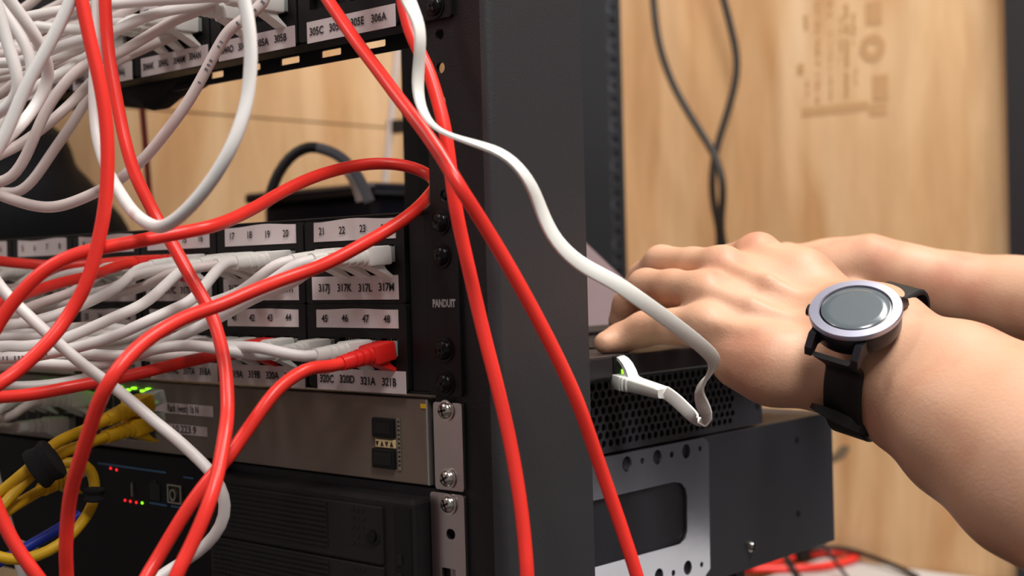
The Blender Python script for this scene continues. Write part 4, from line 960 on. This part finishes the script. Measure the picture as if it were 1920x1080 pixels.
s_ = person.modifiers.new('smooth', 'SMOOTH'); s_.factor = .5; s_.iterations = 3
waist = (Sn+Sf)/2+(.06, 0, -.55)
def shirt_sdf(P_):
    t = lse([chain(P_, [(Sn+(.02, .05, -.02), .075), (waist+(0, -.07, 0), .10)], .01), chain(P_, [(Sf+(.02, -.05, -.02), .075), (waist+(0, .07, 0), .10)], .01), chain(P_, [(neck+(.03, 0, -.09), .10), (waist, .12)], .01)], .02)
    sl = smin(chain(P_, [(Sn, .064), (Sn*.45+en*.55, .056)], .01), chain(P_, [(Sf, .064), (Sf*.45+ef*.55, .056)], .01), .01)
    return smin(t, sl, .03)
V_, F_ = sdf_mesh(shirt_sdf, [(Sn, .1), (Sf, .1), (waist, .2), (en, .06), (ef, .06)], .008, .03)
q = MB(); q.v = V_.tolist(); q.f = F_; q.m = [0]*len(F_); q.mats = ['shirt']; q.build('t_shirt', person, smooth='all')
foot = lambda s: np.array([waist[0]+.02, waist[1]+s*.12, FL+.05])
def trou_sdf(P_):
    L_ = [chain(P_, [(waist+(0, s*.07, -.02), .118), (waist+(0, s*.10, -.25), .09), (foot(s)+(0, 0, .3), .065), (foot(s), .055)], .01) for s in (-1, 1)]
    return smin(L_[0], L_[1], .02)
if waist[2]-.3 > FL:
    V_, F_ = sdf_mesh(trou_sdf, [(waist, .2), (foot(1), .12), (foot(-1), .12)], .010, .03)
    q = MB(); q.v = V_.tolist(); q.f = F_; q.m = [0]*len(F_); q.mats = ['trouser']; q.build('trousers', person, smooth='all')
    for s in (-1, 1):
        f_ = foot(s); MB().box((f_[0]-.20, f_[1]-.05, FL), (f_[0]+.07, f_[1]+.05, FL+.09), 'strap', .03).build('shoe', person, smooth=True)
def hair_sdf(P_):
    d = lse([np.linalg.norm(P_-c, axis=1)-r-.010 for c, r in head[:2]], .012)
    pl2 = (P_-(hd+(-.045, 0, .055)))@nrm((-.75, 0, -.65))
    return np.maximum(d, pl2)
V_, F_ = sdf_mesh(hair_sdf, [(head[0][0], .11), (head[1][0], .11)], .006, .02)
q = MB(); q.v = V_.tolist(); q.f = F_; q.m = [0]*len(F_); q.mats = ['hair']; q.build('hair', person, smooth='all')

# ------------------------------------------------------------------ watch
def cam2w(x, y, z): return RT*x+UP*y+FW*z
wn = nrm(cam2w(-.215, .79, -.575)); wa = cam2w(.966, .26, 0); wa = nrm(wa-wn*(wa@wn)); wb = np.cross(wn, wa)
if wb@UP > 0: wb = -wb
ph = math.radians(48); wa2 = wa*math.cos(ph)+wb*math.sin(ph); wb2 = wb*math.cos(ph)-wa*math.sin(ph)
wc = at(1604, 579, .648)                     # centre of the dial glass
WM = frame(wc, wa2, np.cross(wn, wa2), wn)   # local x toward elbow, z out of the dial
ys = 1 if (np.cross(wn, wa2)@wb2) > 0 else -1   # sign of local y toward the lower lugs
wt = empty('watch', tuple(wc), label='dark smartwatch with round silver-rimmed face and black strap on the near wrist', cat='watch')
def lathe(prof, k, n=64):
    mb = MB(); mb.loft([[(r*math.cos(t), r*math.sin(t), z) for t in np.linspace(0, 2*math.pi, n, endpoint=False)] for r, z in prof], k); return mb.xf(WM)
lathe([(.0150, -.0125), (.0195, -.0120), (.0208, -.0100), (.0212, -.0050), (.0212, -.0022), (.0205, -.0012)], 'case').build('case', wt, smooth=True)
lathe([(.0205, -.0020), (.0218, -.0018), (.0219, -.0004), (.0214, .0006), (.0172, .0009), (.0168, .0002), (.0168, -.0010)], 'bezel').build('bezel', wt, smooth=True)
lathe([(.0170, -.0008), (.0170, .0001), (.0161, .00045)], 'black').build('dial_ring', wt, smooth=True)
lathe([(.0161, .0002), (.0158, .0006), (.0120, .00065), (.0060, .0007), (.0008, .0007)], 'glass').build('glass', wt, smooth='all')
mb = MB().cyl((-.0208, .0035*-ys*-1, -.0055), (-1, 0, 0), .0030, .0028, 'case', 16).xf(WM); mb.build('crown', wt, smooth=True)
for sx in (-1, 1):
    for sy2 in (-1, 1):
        p_ = [(.0150, -.003), (.0205, -.0035), (.0255, -.0085), (.0262, -.0125), (.0235, -.0125), (.0195, -.0105), (.0140, -.0115)]
        x0 = sx*.0120-.0018; n = len(p_)
        mb = MB(); mb.add([(x0, sy2*y, z) for y, z in p_]+[(x0+.0036, sy2*y, z) for y, z in p_], [tuple(range(n-1, -1, -1)), tuple(range(n, 2*n))]+[(i, (i+1) % n, n+(i+1) % n, n+i) for i in range(n)], 'case')
        mb.xf(WM).build('lug', wt)
# strap: hugs the wrist section under the watch
def strap_path():
    pts = []; cen = wc-wn*.036
    for a in np.linspace(38, 322, 60):
        r_ = math.radians(a); dirn = nrm(wn*math.cos(r_)+wb2*math.sin(r_))
        # march in from outside until the skin
        t_ = np.linspace(.075, .0, 151); q_ = cen+dirn*t_[:, None]
        tt = []
        for off in (-.006, 0, .006):
            d_ = skin_sdf(q_+wa2*off); hit = np.argmax(d_ < .0012); tt.append(t_[hit])
        pts.append((max(tt), dirn))
    rr_ = np.array([p[0] for p in pts])
    for _ in range(6): rr_[1:-1] = (rr_[:-2]+2*rr_[1:-1]+rr_[2:])/4
    return [cen+d*(r+.0005) for r, (_, d) in zip(rr_, pts)]
sp0 = strap_path()
lugA = wc+wb2*.0245-wn*.0105; lugB = wc-wb2*.0235-wn*.0135
spp = catmull([lugA]+sp0[3:-6:3]+[lugB], .003)
Ts = np.gradient(spp, axis=0); Ts /= np.linalg.norm(Ts, axis=1)[:, None]; rings = []
for p, t in zip(spp, Ts):
    a_ = nrm(wa2-t*(wa2@t)); b_ = np.cross(t, a_)
    if b_@(p-(wc-wn*.036)) < 0: b_ = -b_
    hw = .0098; rings.append([p+a_*x*hw+b_*y for x, y in ((-1, 0), (-1, .0016), (-.9, .0024), (.9, .0024), (1, .0016), (1, 0))])
MB().loft(rings, 'strap').build('strap', wt, smooth=True)
# loose strap tail under the wrist
tail = [at(1526, 762, .668), at(1545, 770, .668), at(1575, 785, .668), at(1606, 800, .668), at(1614, 806, .670)]
tl = catmull(tail, .003); rings = []
for i, p in enumerate(tl):
    t = nrm(tl[min(i+1, len(tl)-1)]-tl[max(i-1, 0)]); s = nrm(np.cross(t, FW)); w_ = np.cross(s, t)
    hh_ = .0013+.0032*math.sin(math.pi*min(1, (i+.5)/len(tl)))**.8
    rings.append([p+s*hh_*.6+w_*.007, p+s*hh_*.6-w_*.007, p-s*hh_*.6-w_*.007, p-s*hh_*.6+w_*.007])
MB().loft(rings, 'strap').build('strap_loop', wt)
